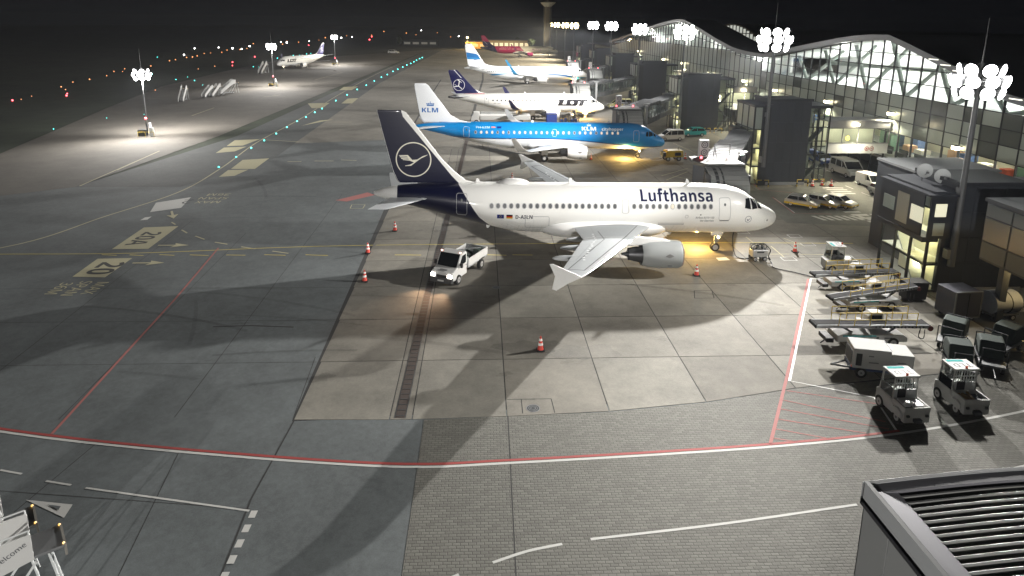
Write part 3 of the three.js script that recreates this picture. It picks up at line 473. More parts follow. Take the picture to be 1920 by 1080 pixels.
// stations: [distance from nose, top, bottom, half width]
const A319 = {
  L: 33.84, H: 12.4, k: 57, detail: true, lead: true,
  tab: [[0, 3.12, 2.98, 0.02], [0.15, 3.42, 2.62, 0.36], [0.5, 3.72, 2.32, 0.68], [1, 4.0, 2.1, 0.98], [1.6, 4.3, 1.95, 1.25], [2.2, 4.72, 1.86, 1.46], [3, 5.28, 1.8, 1.68], [3.8, 5.58, 1.77, 1.82], [5, 5.82, 1.76, 1.93], [6.5, 5.92, 1.76, 1.975], [20, 5.92, 1.76, 1.975], [22, 5.92, 1.86, 1.97], [24.5, 5.92, 2.35, 1.9], [27, 5.9, 3.0, 1.66], [29.5, 5.83, 3.65, 1.3], [31.5, 5.66, 4.15, 0.92], [33, 5.42, 4.55, 0.55], [33.7, 5.2, 4.75, 0.28], [33.84, 5.1, 4.85, 0.14]],
  windows: { s0: 6.35, s1: 24.2, n: 35, y: 4.42, lit: 0.05, skip: [13, 14] }, cockpit: [[[2.1, 4.1], [2.16, 4.66], [1.78, 4.38], [1.72, 3.98]], [[2.72, 4.1], [2.74, 4.9], [2.24, 4.7], [2.18, 4.1]], [[3.42, 4.25], [3.25, 4.92], [2.86, 4.92], [2.86, 4.12]]],
  doors: [[5.15, 4.18, 0.9, 1.75], [26.6, 4.45, 0.8, 1.7], [13.35, 4.4, 0.52, 1.02], [9.5, 2.9, 2.0, 0.05], [20.5, 3.05, 1.9, 1.0]],
  fin: [[25.3, 5.86, 6.4, 0.012], [26.3, 6.1, 5.65, 0.03], [27.2, 6.8, 5.05, 0.045], [28.2, 7.8, 4.3, 0.05], [31.1, 11.65, 2.3, 0.05], [31.5, 11.82, 1.9, 0.045]],
  htail: [[29.0, 4.75, 0.5, 3.4, 0.05], [31.9, 5.25, 5.9, 1.45, 0.05], [32.3, 5.3, 6.22, 1.05, 0.04]],
  wing: [[10.6, 2.55, 0.8, 7.3, 0.06, 0.01], [11.3, 2.68, 1.95, 6.3, 0.065, 0.012], [13.6, 3.1, 6.4, 3.85, 0.06, 0.015], [18.85, 4.15, 16.6, 1.62, 0.05, 0.01], [19.1, 4.2, 16.95, 1.4, 0.05, 0.01]],
  fence: [19.1, 4.22, 17.0], fairings: [[16.1, 2.72, 5.3, 2.5], [17.2, 3.1, 8.4, 2.2], [18.3, 3.5, 11.7, 2.0]], belly: [9.2, 20.6, 2.45, 1.1, 2.3],
  engine: { s: 9.75, y: 1.72, z: 5.75, r: 1.08, len: 3.1, mat: std(0.33, 0.345, 0.345, 0.42) }, gear: { nose: 5.07, main: 16.11, track: 3.8, nr: 0.38, mr: 0.58, nh: 1.75, mh: 2.2 },
  aerials: [[7.6, 0.4, 1], [17.4, 0.45, 1], [25.1, 0.35, 1], [24.2, 0.3, 0], [4.3, 0.25, 0]], dome: [22.4, 2.6],
  draw(P) {
    const B = '#04082a';
    P.all('#e9e9e6');
    P.poly([[31.85, 2], [31.85, 5.4], [33.6, 12.4], [31.65, 12.4], [31.35, 11.3], [28.7, 8.0], [27.45, 6.45], [26.6, 5.55], [25.9, 4.5], [25.2, 3.4], [24.4, 2.6], [23.3, 1.7], [23.3, 1.4]], B);
    P.poly([[33.9, 6.0], [31.88, 6.0], [31.88, 2], [33.9, 2]], '#e2e2e0');
    const cs = 30.55, cy = 7.8; P.ring(cs, cy, 1.4, 0.1, '#ece8d6');
    // crane in flight: wing of feathers to the rear, long neck and legs
    P.poly([[cs - 1.22, cy + 0.44], [cs - 0.75, cy + 0.3], [cs - 0.3, cy + 0.02], [cs + 0.1, cy - 0.02], [cs + 0.45, cy + 0.38], [cs + 1.2, cy + 0.36], [cs + 1.1, cy + 0.26], [cs + 1.14, cy + 0.22], [cs + 1.0, cy + 0.13], [cs + 1.03, cy + 0.09], [cs + 0.86, cy], [cs + 0.88, cy - 0.04], [cs + 0.3, cy - 0.1], [cs - 0.02, cy - 0.24], [cs + 0.3, cy - 0.42], [cs + 0.7, cy - 0.5], [cs + 0.68, cy - 0.56], [cs + 0.2, cy - 0.52], [cs - 0.2, cy - 0.2], [cs - 0.6, cy + 0.1], [cs - 1.0, cy + 0.3]], '#ece8d6');
    P.line([[cs + 1.15, cy + 0.29], [cs + 0.5, cy + 0.24]], 0.025, B); P.line([[cs + 1.05, cy + 0.17], [cs + 0.45, cy + 0.12]], 0.025, B); P.line([[cs + 0.9, cy + 0.04], [cs + 0.4, cy + 0.02]], 0.025, B);
    P.text('Lufthansa', P.side > 0 ? 12.2 : 12.2, 6.05, 4.8, 5.62, '#06103c');
    P.text('D-AILN', 22.3, 20.85, 3.36, 3.68, '#20242c');
    P.poly([[23.75, 3.36], [23.75, 3.7], [23.2, 3.7], [23.2, 3.36]], '#0a1c6a'); P.disc(23.47, 3.53, 0.1, '#b6a33a'); P.disc(23.47, 3.53, 0.07, '#0a1c6a');
    P.poly([[23.0, 3.58], [23.0, 3.7], [22.5, 3.7], [22.5, 3.58]], '#111'); P.poly([[23.0, 3.47], [23.0, 3.58], [22.5, 3.58], [22.5, 3.47]], '#a81614'); P.poly([[23.0, 3.36], [23.0, 3.47], [22.5, 3.47], [22.5, 3.36]], '#caa21c');
    P.text('Airbus A319-100', 7.55, 6.0, 3.42, 3.6, '#30343c', ''); P.text('Wer Oberrhein', 7.15, 6.0, 3.14, 3.32, '#30343c', '');
    P.ring(3.05, 3.3, 0.27, 0.03, '#3a3f55'); P.poly([[2.85, 3.4], [3.05, 3.25], [3.22, 3.36], [3.1, 3.2], [3.15, 3.12], [3.0, 3.2]], '#3a3f55'); P.disc(1.2, 3.05, 0.09, '#9a9a98'); P.ring(1.3, 3.05, 0.2, 0.02, '#c8c8c6');
    P.ring(8.3, 3.6, 0.13, 0.02, '#777'); P.disc(7.15, 3.75, 0.05, '#333');
    for (const s of [8.6, 15.4, 20.8]) P.line([[s, 1.7], [s, 4.0]], 0.012, '#c9c9c7');
    P.line([[8.4, 3.02], [10.6, 3.02]], 0.03, '#c2c2c0'); P.line([[24.1, 4.1], [6, 4.1]], 0.008, '#d8d8d6');
    P.c.globalAlpha = 0.07; for (let i = 0; i < 60; i++) { const s = 7 + i * 0.31; P.line([[s, 1.7], [s - 0.25, 2.3 + (i * 37 % 11) * 0.05]], 0.05 + (i % 3) * 0.03, '#4a4436'); } P.c.globalAlpha = 1;
    P.c.globalAlpha = 0.12; for (let i = 0; i < 26; i++) { const s = 21 + i * 0.4; P.line([[s, 2.0], [s + 1.6, 2.1 + (i * 13 % 7) * 0.13]], 0.04, '#5a5040'); } P.c.globalAlpha = 1;
  },
};
A319.wingTex = canvasTex(1024, 1024, (c, w) => {                 // u: 14 m of chord aft of station 10, v: 18 m of half span
  const X = (s) => (s - 10) / 14 * w, Yp = (z) => w - z / 18 * w;
  c.fillStyle = '#999da0'; c.fillRect(0, 0, w, w);
  const le = (z) => (z < 6.4 ? 11.3 + (z - 1.95) * 0.517 : 13.6 + (z - 6.4) * 0.515), te = (z) => (z < 6.4 ? 17.55 : 17.45 + (z - 6.4) * 0.297);
  c.fillStyle = '#878c90'; c.beginPath(); c.moveTo(X(le(2) + 1.1), Yp(2)); c.lineTo(X(le(6) + 0.8), Yp(6)); c.lineTo(X(te(6)), Yp(6)); c.lineTo(X(te(2)), Yp(2)); c.fill();
  const ln = (pts, lw, col) => { c.strokeStyle = col; c.lineWidth = lw; c.beginPath(); pts.forEach(([s, z], i) => (i ? c.lineTo(X(s), Yp(z)) : c.moveTo(X(s), Yp(z)))); c.stroke(); };
  ln([[le(2.2) + 0.95, 2.2], [le(6.4) + 0.7, 6.4], [le(15.6) + 0.42, 15.6]], 5, '#14171a');
  ln([[te(2.4) - 1.6, 4.2], [te(6.4) - 1.5, 7.0], [te(15.2) - 0.35, 15.3], [le(15.6) + 0.42, 15.6]], 5, '#14171a');
  ln([[te(2) - 1.3, 2.2], [te(6.4) - 1.0, 6.4], [te(13) - 0.5, 13]], 2.5, '#6d7276'); ln([[te(6.4) - 2, 6.4], [te(6.4), 6.4]], 4, '#3b4045');
  ln([[te(2) - 2.2, 2.2], [te(6.4) - 1.7, 6.4], [te(13) - 0.9, 13]], 2, '#858a8e'); for (const z of [8.4, 10.2, 12, 13.2]) ln([[te(z) - 1.1, z], [te(z), z]], 2, '#6d7276');
  ln([[le(2.2) + 1.3, 2.0], [13.8, 2.3], [16.6, 2.2]], 4, '#30353a');
  c.fillStyle = '#eef0f0'; for (let i = 0; i < 13; i++) { const z = 5.2 + i * 0.66; c.fillRect(X(te(z) - 1.15 + (i % 3) * 0.06), Yp(z), 12, 9); }
});
const E190 = {
  L: 36.24, H: 11.2, k: 50, detail: true,
  tab: [[0, 2.32, 2.18, 0.02], [0.2, 2.68, 1.9, 0.4], [0.7, 3.05, 1.62, 0.75], [1.5, 3.5, 1.45, 1.08], [2.3, 4.12, 1.36, 1.3], [3.2, 4.65, 1.3, 1.44], [4.5, 4.95, 1.3, 1.5], [6, 5.05, 1.32, 1.505], [22, 5.05, 1.32, 1.505], [24, 5.05, 1.45, 1.5], [27, 5.05, 2.0, 1.42], [30, 5.02, 2.75, 1.15], [33, 4.9, 3.5, 0.75], [35.3, 4.65, 4.0, 0.4], [36.24, 4.45, 4.15, 0.15]],
  windows: { s0: 7.2, s1: 27.3, n: 27, y: 3.78, lit: 0.75 }, cockpit: [[[2.0, 3.35], [1.95, 3.72], [1.55, 3.46], [1.6, 3.2]], [[2.75, 3.3], [2.65, 3.98], [2.06, 3.76], [2.1, 3.36]], [[3.2, 3.36], [3.1, 3.9], [2.8, 3.95], [2.85, 3.3]]],
  doors: [[4.55, 3.35, 0.75, 1.5], [28.6, 3.75, 0.75, 1.45], [16.2, 3.75, 0.52, 0.95]], doorMat: std(0.75, 0.77, 0.8, 0.4),
  fin: [[28.2, 5.0, 6.4, 0.012], [29.6, 5.3, 5.3, 0.03], [30.9, 6.0, 4.3, 0.05], [33.9, 10.1, 2.0, 0.05], [34.3, 10.4, 1.5, 0.04]],
  htail: [[31.4, 4.45, 0.5, 3.0, 0.05], [34.6, 4.85, 5.7, 1.3, 0.05], [34.9, 4.9, 6.05, 0.9, 0.04]],
  wing: [[12.3, 1.85, 0.8, 6.4, 0.06, 0.01], [12.9, 1.95, 1.6, 5.6, 0.065, 0.012], [15.2, 2.35, 5.0, 3.4, 0.06, 0.015], [20.2, 3.25, 13.2, 1.5, 0.05, 0.01]],
  winglet: [[20.2, 3.25, 13.2, 1.5, 0.05], [20.7, 3.4, 13.75, 1.3, 0.05], [21.3, 3.85, 14.05, 1.05, 0.05], [22.3, 5.1, 14.4, 0.55, 0.05]],
  belly: [11.2, 20.6, 1.75, 0.85, 1.75], bellyMat: std(0.62, 0.64, 0.67, 0.4), engine: { s: 11.9, y: 1.5, z: 4.35, r: 0.92, len: 2.8 }, gear: { nose: 3.9, main: 17.7, track: 2.97, nr: 0.32, mr: 0.48, nh: 1.35, mh: 1.7 },
  fairings: [[17.8, 2.0, 5.0, 2.0], [18.9, 2.4, 8.2, 1.7]], aerials: [[8, 0.35, 1], [19, 0.35, 1], [26, 0.3, 0]],
  draw(P) {
    const B = '#0f7fc4', D = '#0a2a5c';
    P.all('#dfe2e6');
    const low = [[36.8, 3.9], [30, 3.05], [24, 2.95], [16, 2.95], [11, 2.6], [6, 2.05], [3, 1.85], [0, 1.8]];
    const q = new THREE.SplineCurve(low.map((p) => new THREE.Vector2(...p))).getPoints(50).map((p) => [p.x, p.y]);
    P.poly([...q.map(([s, y]) => [s, y - 0.12]), [-0.5, 1.5], [-0.5, 5.08], [36.8, 5.08]], D); P.poly([...q, [-0.5, 1.7], [-0.5, 5.08], [36.8, 5.08]], B);
    P.poly([[28, 4.98], [36.8, 4.98], [36.8, 11.2], [30, 11.2]], '#d7dade'); P.poly([[36.8, 4.75], [36.8, 5.0], [31.5, 5.0]], '#d7dade');
    const crown = (s, y, h, col) => { for (const i of [-2, -1, 0, 1, 2]) P.disc(s + i * h * 0.42, y + h * (0.6 - Math.abs(i) * 0.04), h * 0.17, col); P.poly([[s + h * 0.95, y], [s + h * 0.8, y + h * 0.34], [s - h * 0.8, y + h * 0.34], [s - h * 0.95, y]], col); P.poly([[s + 0.07 * h, y + 0.8 * h], [s + 0.07 * h, y + 1.15 * h], [s - 0.07 * h, y + 1.15 * h], [s - 0.07 * h, y + 0.8 * h]], col); };
    P.text('KLM', 35.0, 32.5, 6.35, 7.0, '#12539c', 'bold'); crown(33.7, 7.25, 0.55, '#12539c');
    P.text('KLM', 12.4, 10.2, 4.12, 4.6, '#f2f5f8'); crown(11.25, 4.68, 0.3, '#f2f5f8'); P.text('cityhopper', 9.5, 6.4, 4.12, 4.5, '#ffffff', 'bold');
    P.text('PH-EZM', 27.3, 25.3, 4.3, 4.56, '#e6eef5', ''); P.poly([[25.1, 4.36], [25.1, 4.54], [24.5, 4.54], [24.5, 4.36]], '#d88'); P.poly([[24.3, 4.3], [24.3, 4.56], [23.7, 4.56], [23.7, 4.3]], '#0a2a7c');
  },
};
const E175 = {
  ...E190, L: 31.68, H: 10.4, k: 34, detail: false,
  tab: E190.tab.map(([s, a, b, c]) => [s < 6.01 ? s : s - 4.56, a, b, c]),
  windows: { s0: 6.9, s1: 22.7, n: 20, y: 3.78, lit: 0 }, doors: [[4.55, 3.35, 0.75, 1.5], [24.0, 3.75, 0.75, 1.45]], doorMat: doorLine,
  fin: [[23.9, 5.0, 6.2, 0.012], [25.2, 5.3, 5.2, 0.03], [26.4, 5.9, 4.3, 0.05], [29.6, 9.4, 2.0, 0.05], [29.9, 9.7, 1.6, 0.04]],
  htail: [[27.0, 4.45, 0.5, 3.0, 0.05], [30.1, 4.85, 5.0, 1.2, 0.05]],
  wing: E190.wing.map(([s, y, z, ...r]) => [s - 2.6, y, z * 0.93, ...r]), winglet: E190.winglet.map(([s, y, z, ...r]) => [s - 2.6, y, z - 0.93, ...r]), wingletMat: std(0.03, 0.03, 0.1, 0.4),
  belly: [8.6, 18, 1.75, 0.85, 1.75], bellyMat: undefined, engine: { s: 9.6, y: 1.45, z: 4.2, r: 0.88, len: 2.7 }, gear: { nose: 3.9, main: 14.8, track: 2.6, nr: 0.32, mr: 0.48, nh: 1.35, mh: 1.7 },
  fairings: [], aerials: [[8, 0.35, 1], [16, 0.35, 1]],
  draw(P) {
    const B = '#15164a';
    P.all('#e6e6e3');
    P.poly([[25.6, 5.12], [32.3, 4.95], [32.3, 10.4], [29, 10.4]], B); P.poly([[32.2, 3.3], [32.2, 4.8], [30.2, 4.7], [28.6, 4.3], [30.2, 4.0]], '#2a2a30');
    P.line([[24.4, 5.02], [32, 4.92]], 0.08, '#b8283a');
    const s = 29.5, y = 6.7; P.ring(s, y, 1.12, 0.1, '#ecebe6');
    P.line([[s + 1.0, y - 0.35], [s + 0.1, y - 0.2], [s - 0.6, y - 0.75]], 0.17, '#ecebe6'); P.line([[s + 0.1, y - 0.3], [s - 0.1, y + 0.8], [s + 0.3, y + 1.1]], 0.2, '#ecebe6'); P.line([[s - 0.1, y + 0.8], [s - 0.55, y + 0.5]], 0.12, '#ecebe6'); P.line([[s + 0.9, y + 0.15], [s + 0.2, y - 0.3]], 0.07, '#ecebe6');
    P.line([[29.85, 9.9], [25.8, 5.5], [24.6, 5.1]], 0.22, '#e6e6e3'); P.line([[30.6, 9.9], [29.0, 8.1]], 0.12, '#e6e6e3');
    // the large solid letters with slanted sides
    const L0 = (a, b) => [a, b], D = '#17171f', sk = P.side;
    P.poly([[9.75, 2.75], [9.2, 4.0], [8.35, 4.0], [8.75, 3.05], [7.6, 3.05], [7.65, 2.75]].map(([a, b]) => (sk > 0 ? [a, b] : [14.1 - a, b])), D);
    P.poly([[8.0, 3.05], [7.85, 3.8], [7.55, 4.0], [5.9, 4.0], [5.55, 3.7], [5.7, 3.0], [6.05, 2.75], [7.7, 2.75]].map(([a, b]) => (sk > 0 ? [a, b] : [14.1 - a, b])), D); P.disc(sk > 0 ? 6.8 : 7.3, 3.38, 0.36, '#e6e6e3');
    P.poly([[5.8, 3.62], [5.75, 4.0], [3.65, 4.0], [3.75, 3.62], [4.35, 3.62], [4.7, 2.75], [5.45, 2.75], [5.1, 3.62]].map(([a, b]) => (sk > 0 ? [a, b] : [14.1 - a, b])), D);
    P.text('POLISH AIRLINES', 15.7, 9.8, 4.28, 4.62, '#4a4c55', '', 'sans-serif', 0.25); P.text('SP-LIO', 22.6, 21.2, 3.1, 3.3, '#555', '');
    P.ring(3.0, 3.3, 0.2, 0.03, '#555');
  },
};
const B738 = {
  L: 39.47, H: 13, k: 30, detail: false,
  tab: [[0, 2.75, 2.6, 0.02], [0.2, 3.05, 2.3, 0.4], [0.8, 3.5, 1.95, 0.85], [1.7, 4.1, 1.65, 1.3], [2.6, 4.85, 1.5, 1.58], [3.6, 5.25, 1.42, 1.75], [5, 5.42, 1.38, 1.86], [6.5, 5.44, 1.38, 1.88], [25, 5.44, 1.38, 1.88], [28, 5.44, 1.75, 1.86], [32, 5.42, 2.9, 1.5], [35.5, 5.3, 3.9, 0.95], [38, 5.1, 4.5, 0.5], [39.4, 4.95, 4.7, 0.15]],
  windows: { s0: 6.2, s1: 32, n: 46, y: 3.85, lit: 0.02, skip: [12, 13, 25] }, cockpit: [[[2.4, 3.95], [2.3, 4.5], [1.9, 4.2], [1.95, 3.85]], [[3.2, 3.9], [3.0, 4.6], [2.45, 4.5], [2.5, 3.9]]],
  doors: [[4.9, 3.45, 0.85, 1.8], [33.6, 3.9, 0.75, 1.6]],
  fin: [[28.5, 5.4, 9.4, 0.01], [31.5, 5.7, 6.6, 0.02], [33, 6.2, 5.4, 0.045], [36.8, 11.9, 2.5, 0.05], [37.1, 12.4, 1.9, 0.04]],
  htail: [[33.8, 4.9, 0.6, 3.8, 0.05], [37.6, 5.6, 7.0, 1.3, 0.05]],
  wing: [[13.2, 2.0, 0.9, 8.0, 0.05, 0.01], [14, 2.15, 1.9, 7.1, 0.06, 0.012], [16.6, 2.6, 5.6, 4.3, 0.06, 0.015], [22.9, 4.0, 16.9, 1.65, 0.05, 0.01]],
  winglet: [[22.9, 4.0, 16.9, 1.65, 0.05], [23.4, 4.25, 17.4, 1.35, 0.05], [24.0, 4.8, 17.65, 1.1, 0.05], [25.4, 6.5, 17.9, 0.6, 0.05]], wingletMat: std(0.03, 0.3, 0.6, 0.4),
  belly: [12.2, 23.5, 1.95, 1.0, 2.1], engine: { s: 13.4, y: 1.62, z: 4.83, r: 0.98, len: 3.2 }, gear: { nose: 4.3, main: 19.6, track: 2.9, nr: 0.34, mr: 0.56, nh: 1.5, mh: 1.9 }, aerials: [[10, 0.4, 1], [22, 0.4, 1]],
  draw(P) {
    P.all('#e4e6e8');
    P.poly([[36.2, 7.35], [40, 9.1], [40, 9.9], [35.6, 9.2], [34.5, 7.6]], '#1767a8'); P.poly([[34.3, 7.5], [40, 7.6], [40, 8.9], [35.2, 8.9]], '#1767a8'); P.poly([[34.9, 8.0], [40, 8.1], [40, 7.8], [34.6, 7.7]], '#2f8fc8');
    P.curve([[33.5, 2.4], [30.5, 3.0], [27, 3.25], [24, 3.2], [27, 3.0], [30, 2.6], [32, 2.2]], '#2a86c4'); P.curve([[16, 3.1], [12, 3.15], [8, 2.95], [4, 2.3], [0.5, 2.1], [0.3, 1.6], [3, 1.4], [5, 1.8], [8, 2.5], [12, 2.9]], '#1a5f98');
    P.text('enter', 10.6, 7.2, 4.15, 4.7, '#1472b8', 'bold'); P.text('air', 7.0, 6.2, 4.15, 4.5, '#8ab8d8', ''); P.text('SP-ENO', 34, 31, 4.3, 4.6, '#777', '');
  },
};
const A321 = {
  ...A319, L: 44.5, H: 12.4, k: 22, detail: false, lead: false, wingTex: undefined, fence: undefined, dome: undefined,
  tab: A319.tab.map(([s, ...r]) => [s < 6.51 ? s : s + 10.66, ...r]),
  windows: { s0: 6.4, s1: 34, n: 48, y: 4.4, lit: 0.9 }, doors: [[5.15, 4.18, 0.9, 1.75], [37.2, 4.45, 0.8, 1.7]],
  fin: A319.fin.map(([s, ...r]) => [s + 10.66, ...r]), htail: A319.htail.map(([s, ...r]) => [s + 10.66, ...r]), wing: A319.wing.map(([s, ...r]) => [s + 5, ...r]), fairings: [],
  winglet: [[24.1, 4.2, 16.95, 1.4, 0.05], [24.6, 4.5, 17.4, 1.2, 0.05], [25.8, 6.6, 17.9, 0.6, 0.05]], wingletMat: std(0.3, 0.03, 0.16, 0.4),
  belly: [14, 26.5, 2.45, 1.1, 2.3], engine: { ...A319.engine, s: 14.8, mat: std(0.42, 0.03, 0.16, 0.4) }, gear: { ...A319.gear, main: 22 }, aerials: [],
  draw(P) {
    P.all('#d9d6c4');
    P.poly([[17.5, 1], [22.5, 6.4], [46, 6.4], [46, 1]], '#a1184e'); P.poly([[34, 1], [36.5, 6.4], [39.5, 12.4], [46, 12.4], [46, 1]], '#1a1140'); P.poly([[39.3, 8.2], [41.6, 12.4], [46, 12.4], [44, 8.8]], '#8d1746');
    P.text('wizz', 15.2, 9.6, 3.6, 4.9, '#c9a2b2', 'bold'); P.text('wizz', 33, 27, 5.0, 5.5, '#d8a0b8', ''); P.line([[42.6, 8.9], [40.4, 6.8]], 0.12, '#d8d0e0');
  },
};
makeJet(A319, 'large white airliner with dark blue tail and Lufthansa lettering nearest the camera', undefined, 0, 0, 0, -0.008);
makeJet(E190, 'blue over white regional airliner with KLM lettering, second stand', undefined, 1.52, -41.13, -0.004, -0.006);
makeJet(E175, 'white regional airliner with big LOT letters parked between the blue and the Enter jets', undefined, 0.08, -82.7, 0.008);
makeJet(B738, 'white airliner with light blue winglets and enter lettering, fourth jet from the front', undefined, 9.2, -163.8, 0);
makeJet(A321, 'pink, purple and cream airliner farthest along the terminal row', undefined, 19, -338, 0);
makeJet({ ...E175, k: 22 }, 'small white LOT airliner parked alone on the remote apron at left', undefined, -105.5, -220.5, -1.97);
// ---------------------------------------------------------------- terminal with waved roof
const roofPts = [[-40, 10.0], [-20, 10.6], [-5, 11.3], [6, 12.3], [11, 13.7], [16, 14.9], [21.5, 16.3], [26.8, 17.4], [33.7, 17.1], [41.8, 16.2], [55, 14.5], [63, 13.5], [73, 13.8], [85, 15.3], [99, 17.7], [113.8, 19.6], [130.7, 18.7], [151, 17], [180, 14.2], [205, 12]];
const roofY = (z) => lerpTable(roofPts, -z)[0];
const FX = 25, term = thing('terminal_building', 'long glass terminal with a waved roof and brightly lit upper storey', 'terminal', FX, 0, 0);
{
  const zAt = (i) => 26 - i * 2.62, NB = 35, rows = [3.1, 6.3, 7.85, 9.4, 10.9, 12.5, 14.1, 15.7, 17.3, 18.9];
  const quadG = (w, h) => new THREE.PlaneGeometry(w, h).rotateY(-Math.PI / 2), cache = {};
  const full = (w, h, solid) => (cache[w + '|' + h + '|' + solid] ??= solid ? new THREE.BoxGeometry(0.08, h, w) : quadG(w, h));
  const panelMats = [M.spandrel, M.spandrel2, std(0.115, 0.125, 0.115, 0.2)];
  for (let i = 0; i < NB; i++) {
    const z0 = zAt(i), z1 = zAt(i + 1), w = z0 - z1 - 0.14, zc = (z0 + z1) / 2, top = Math.max(roofY(z0), roofY(z1)), low = Math.min(roofY(z0), roofY(z1));
    for (let j = 0; j + 1 < rows.length; j++) {
      const a = rows[j] + 0.05, b = rows[j + 1] - 0.05; if (a > low - 0.25) break;
      const solid = j >= 1 && j <= 3, mat = solid ? panelMats[Math.floor(rnd() * 3)] : M.glass, nm = solid ? 'facade_panel' : 'window_pane';
      if (b < low - 0.2) part(nm, full(w, b - a, solid), mat, term, 0, (a + b) / 2, zc);
      else {
        const s = new THREE.Shape([[-w / 2, a], [w / 2, a], [w / 2, Math.min(b, roofY(zc - w / 2) - 0.15)], [-w / 2, Math.min(b, roofY(zc + w / 2) - 0.15)]].map((p) => new THREE.Vector2(...p)));
        part(nm, new THREE.ShapeGeometry(s).rotateY(Math.PI / 2), mat, term, 0, 0, zc);
      }
    }
  }
  for (let i = 0; i <= NB; i++) { const z = zAt(i), t = roofY(z) - 0.1; part('mullion', box(0.2, t - 0.4, 0.12, 0, (t + 0.4) / 2, 0), M.frame, term, 0, 0, z); }
  for (let j = 0; j < rows.length; j++) for (let i = 0, run = null; i <= NB; i++) {
    const ok = i < NB && rows[j] < Math.min(roofY(zAt(i)), roofY(zAt(i + 1))) - 0.1;
    if (ok && run === null) run = i; if (!ok && run !== null) { const a = zAt(run), b = zAt(i); part('transom', box(0.16, 0.09, a - b, 0.01, rows[j], (a + b) / 2), M.frame, term); run = null; }
  }
  // second wave farther off, joined
  const z2 = zAt(NB), gl = [], pn = [], fr = [];
  for (let i = 0; i < 54; i++) {
    const a = z2 - i * 2.62, b = a - 2.62, zc = (a + b) / 2, t = Math.min(roofY(a), roofY(b)) - 0.2, base = Math.min(13.9, t - 0.7);
    gl.push(quadG(2.3, t - base).translate(0, (t + base) / 2, zc)); pn.push(box(0.08, base - 7.4, 2.3, 0, (base + 7.2) / 2, zc)); gl.push(quadG(2.3, 2.9).translate(0, 5.3, zc));
    fr.push(box(0.2, t, 0.2, 0, t / 2 + 0.2, a)); fr.push(box(0.14, 0.12, 2.3, 0, base, zc), box(0.14, 0.12, 2.3, 0, 7.1, zc), box(0.14, 0.12, 2.3, 0, (t + base) / 2, zc), box(0.14, 0.1, 2.3, 0, 10, zc));
  }
  stuff(part('window_pane', gl, M.glass, term)); stuff(part('facade_panel', pn, M.spandrel, term)); stuff(part('mullion', fr, M.frame, term));
  // roof and white ceiling below it
  const strip = (x0, x1, dy, thick, z0, z1, step) => { const l = []; for (let z = z0; z > z1; z -= step) { const a = roofY(z) + dy, b = roofY(Math.max(z1, z - step)) + dy, zz = Math.max(z1, z - step); const s = new THREE.Shape([[z, a], [zz, b], [zz, b + thick], [z, a + thick]].map(([p, q]) => new THREE.Vector2(-p, q))); l.push(new THREE.ExtrudeGeometry(s, { depth: x1 - x0, bevelEnabled: false }).rotateY(Math.PI / 2).translate(x0, 0, 0)); } return l; };
  part('roof', [...strip(-1.2, 15, 0.0, 0.5, 34, -66, 4), ...strip(-1.2, 6, 0.0, 0.5, -66, -206, 4)], M.darkSteel, term);
  part('ceiling', [...strip(0.2, 14.5, -0.16, 0.1, 30, -66, 4), ...strip(0.2, 5.8, -0.16, 0.1, -66, -204, 4)], M.white, term);
  part('roof_edge', strip(-1.42, -1.22, -0.1, 0.68, 34, -206, 4), std(0.12, 0.125, 0.13, 0.4, 0.4), term);
  part('upper_floor', box(14, 0.5, 232, 7.4, 10.3, -86), M.pale, term); part('lower_floor', box(14, 0.4, 232, 7.4, 2.85, -86), M.grey, term);
  part('rear_wall', [...strip(14.1, 14.5, -11, 10.85, 30, -66, 4), ...strip(5.4, 5.8, -11, 10.85, -66, -204, 4)], M.white, term); part('shop_wall', box(0.3, 7, 232, 9, 6.5, -86), M.cream, term);
  part('end_wall', [box(14, 9, 0.4, 7.4, 5, 26.4), box(14, 11, 0.4, 7.4, 6, -207)], M.slate, term);
  part('ground_wall', box(0.4, 3, 232, 5.4, 1.35, -86), std(0.09, 0.09, 0.085, 0.8), term);
  // tree-like white roof struts behind the upper glass
  const strutMat = std(0.3, 0.33, 0.31, 0.6); part('gallery_beam', [beam([3, 13.4, -48], [4, 13.9, -20], 0.7, 0.5), beam([4, 13.9, -20], [4, 12.6, 2], 0.7, 0.5)], std(0.4, 0.42, 0.4, 0.6), term);
  for (const z of [-1, -9.5, -17.5, -26, -34.5, -43, -51.5]) for (const [dz, dx] of [[-5.5, 1.6], [3.6, 6.0]]) part('roof_strut', bar([1.6, 10.5, z], [1.6 + dx * 0.6, roofY(z + dz) - 0.2, z + dz], 0.27), strutMat, term);
  part('hall_sign', box(0.1, 0.9, 2.6, 8, 11.9, -11.5), std(0.03, 0.12, 0.32, 0.5), term);
  // lamps of the hall
  for (const z of [0, -14, -27, -40, -53]) { part('hall_lamp', new THREE.CylinderGeometry(0.4, 0.4, 0.12, 16).translate(8, roofY(z) - 1.6, z), M.lampWhite, term); lamp('point', [1, 0.97, 0.92], 230, FX + 8, roofY(z) - 2.2, z, 0, 0, 0, 0, 0, scene, 20); }
  for (const z of [-80, -105, -130, -160]) { part('hall_lamp', new THREE.CylinderGeometry(0.4, 0.4, 0.12, 16).translate(4, roofY(z) - 1.1, z), M.lampWhite, term); lamp('point', [1, 0.97, 0.92], 150, FX + 3.5, roofY(z) - 1.7, z, 0, 0, 0, 0, 0, scene, 20); }
  // shop floor behind the lower glass
  const cols = [std(0.6, 0.1, 0.05, 0.5), std(0.65, 0.4, 0.25, 0.5), std(0.7, 0.68, 0.6, 0.5), std(0.15, 0.28, 0.2, 0.5), std(0.08, 0.14, 0.3, 0.5), std(0.5, 0.35, 0.3, 0.5)];
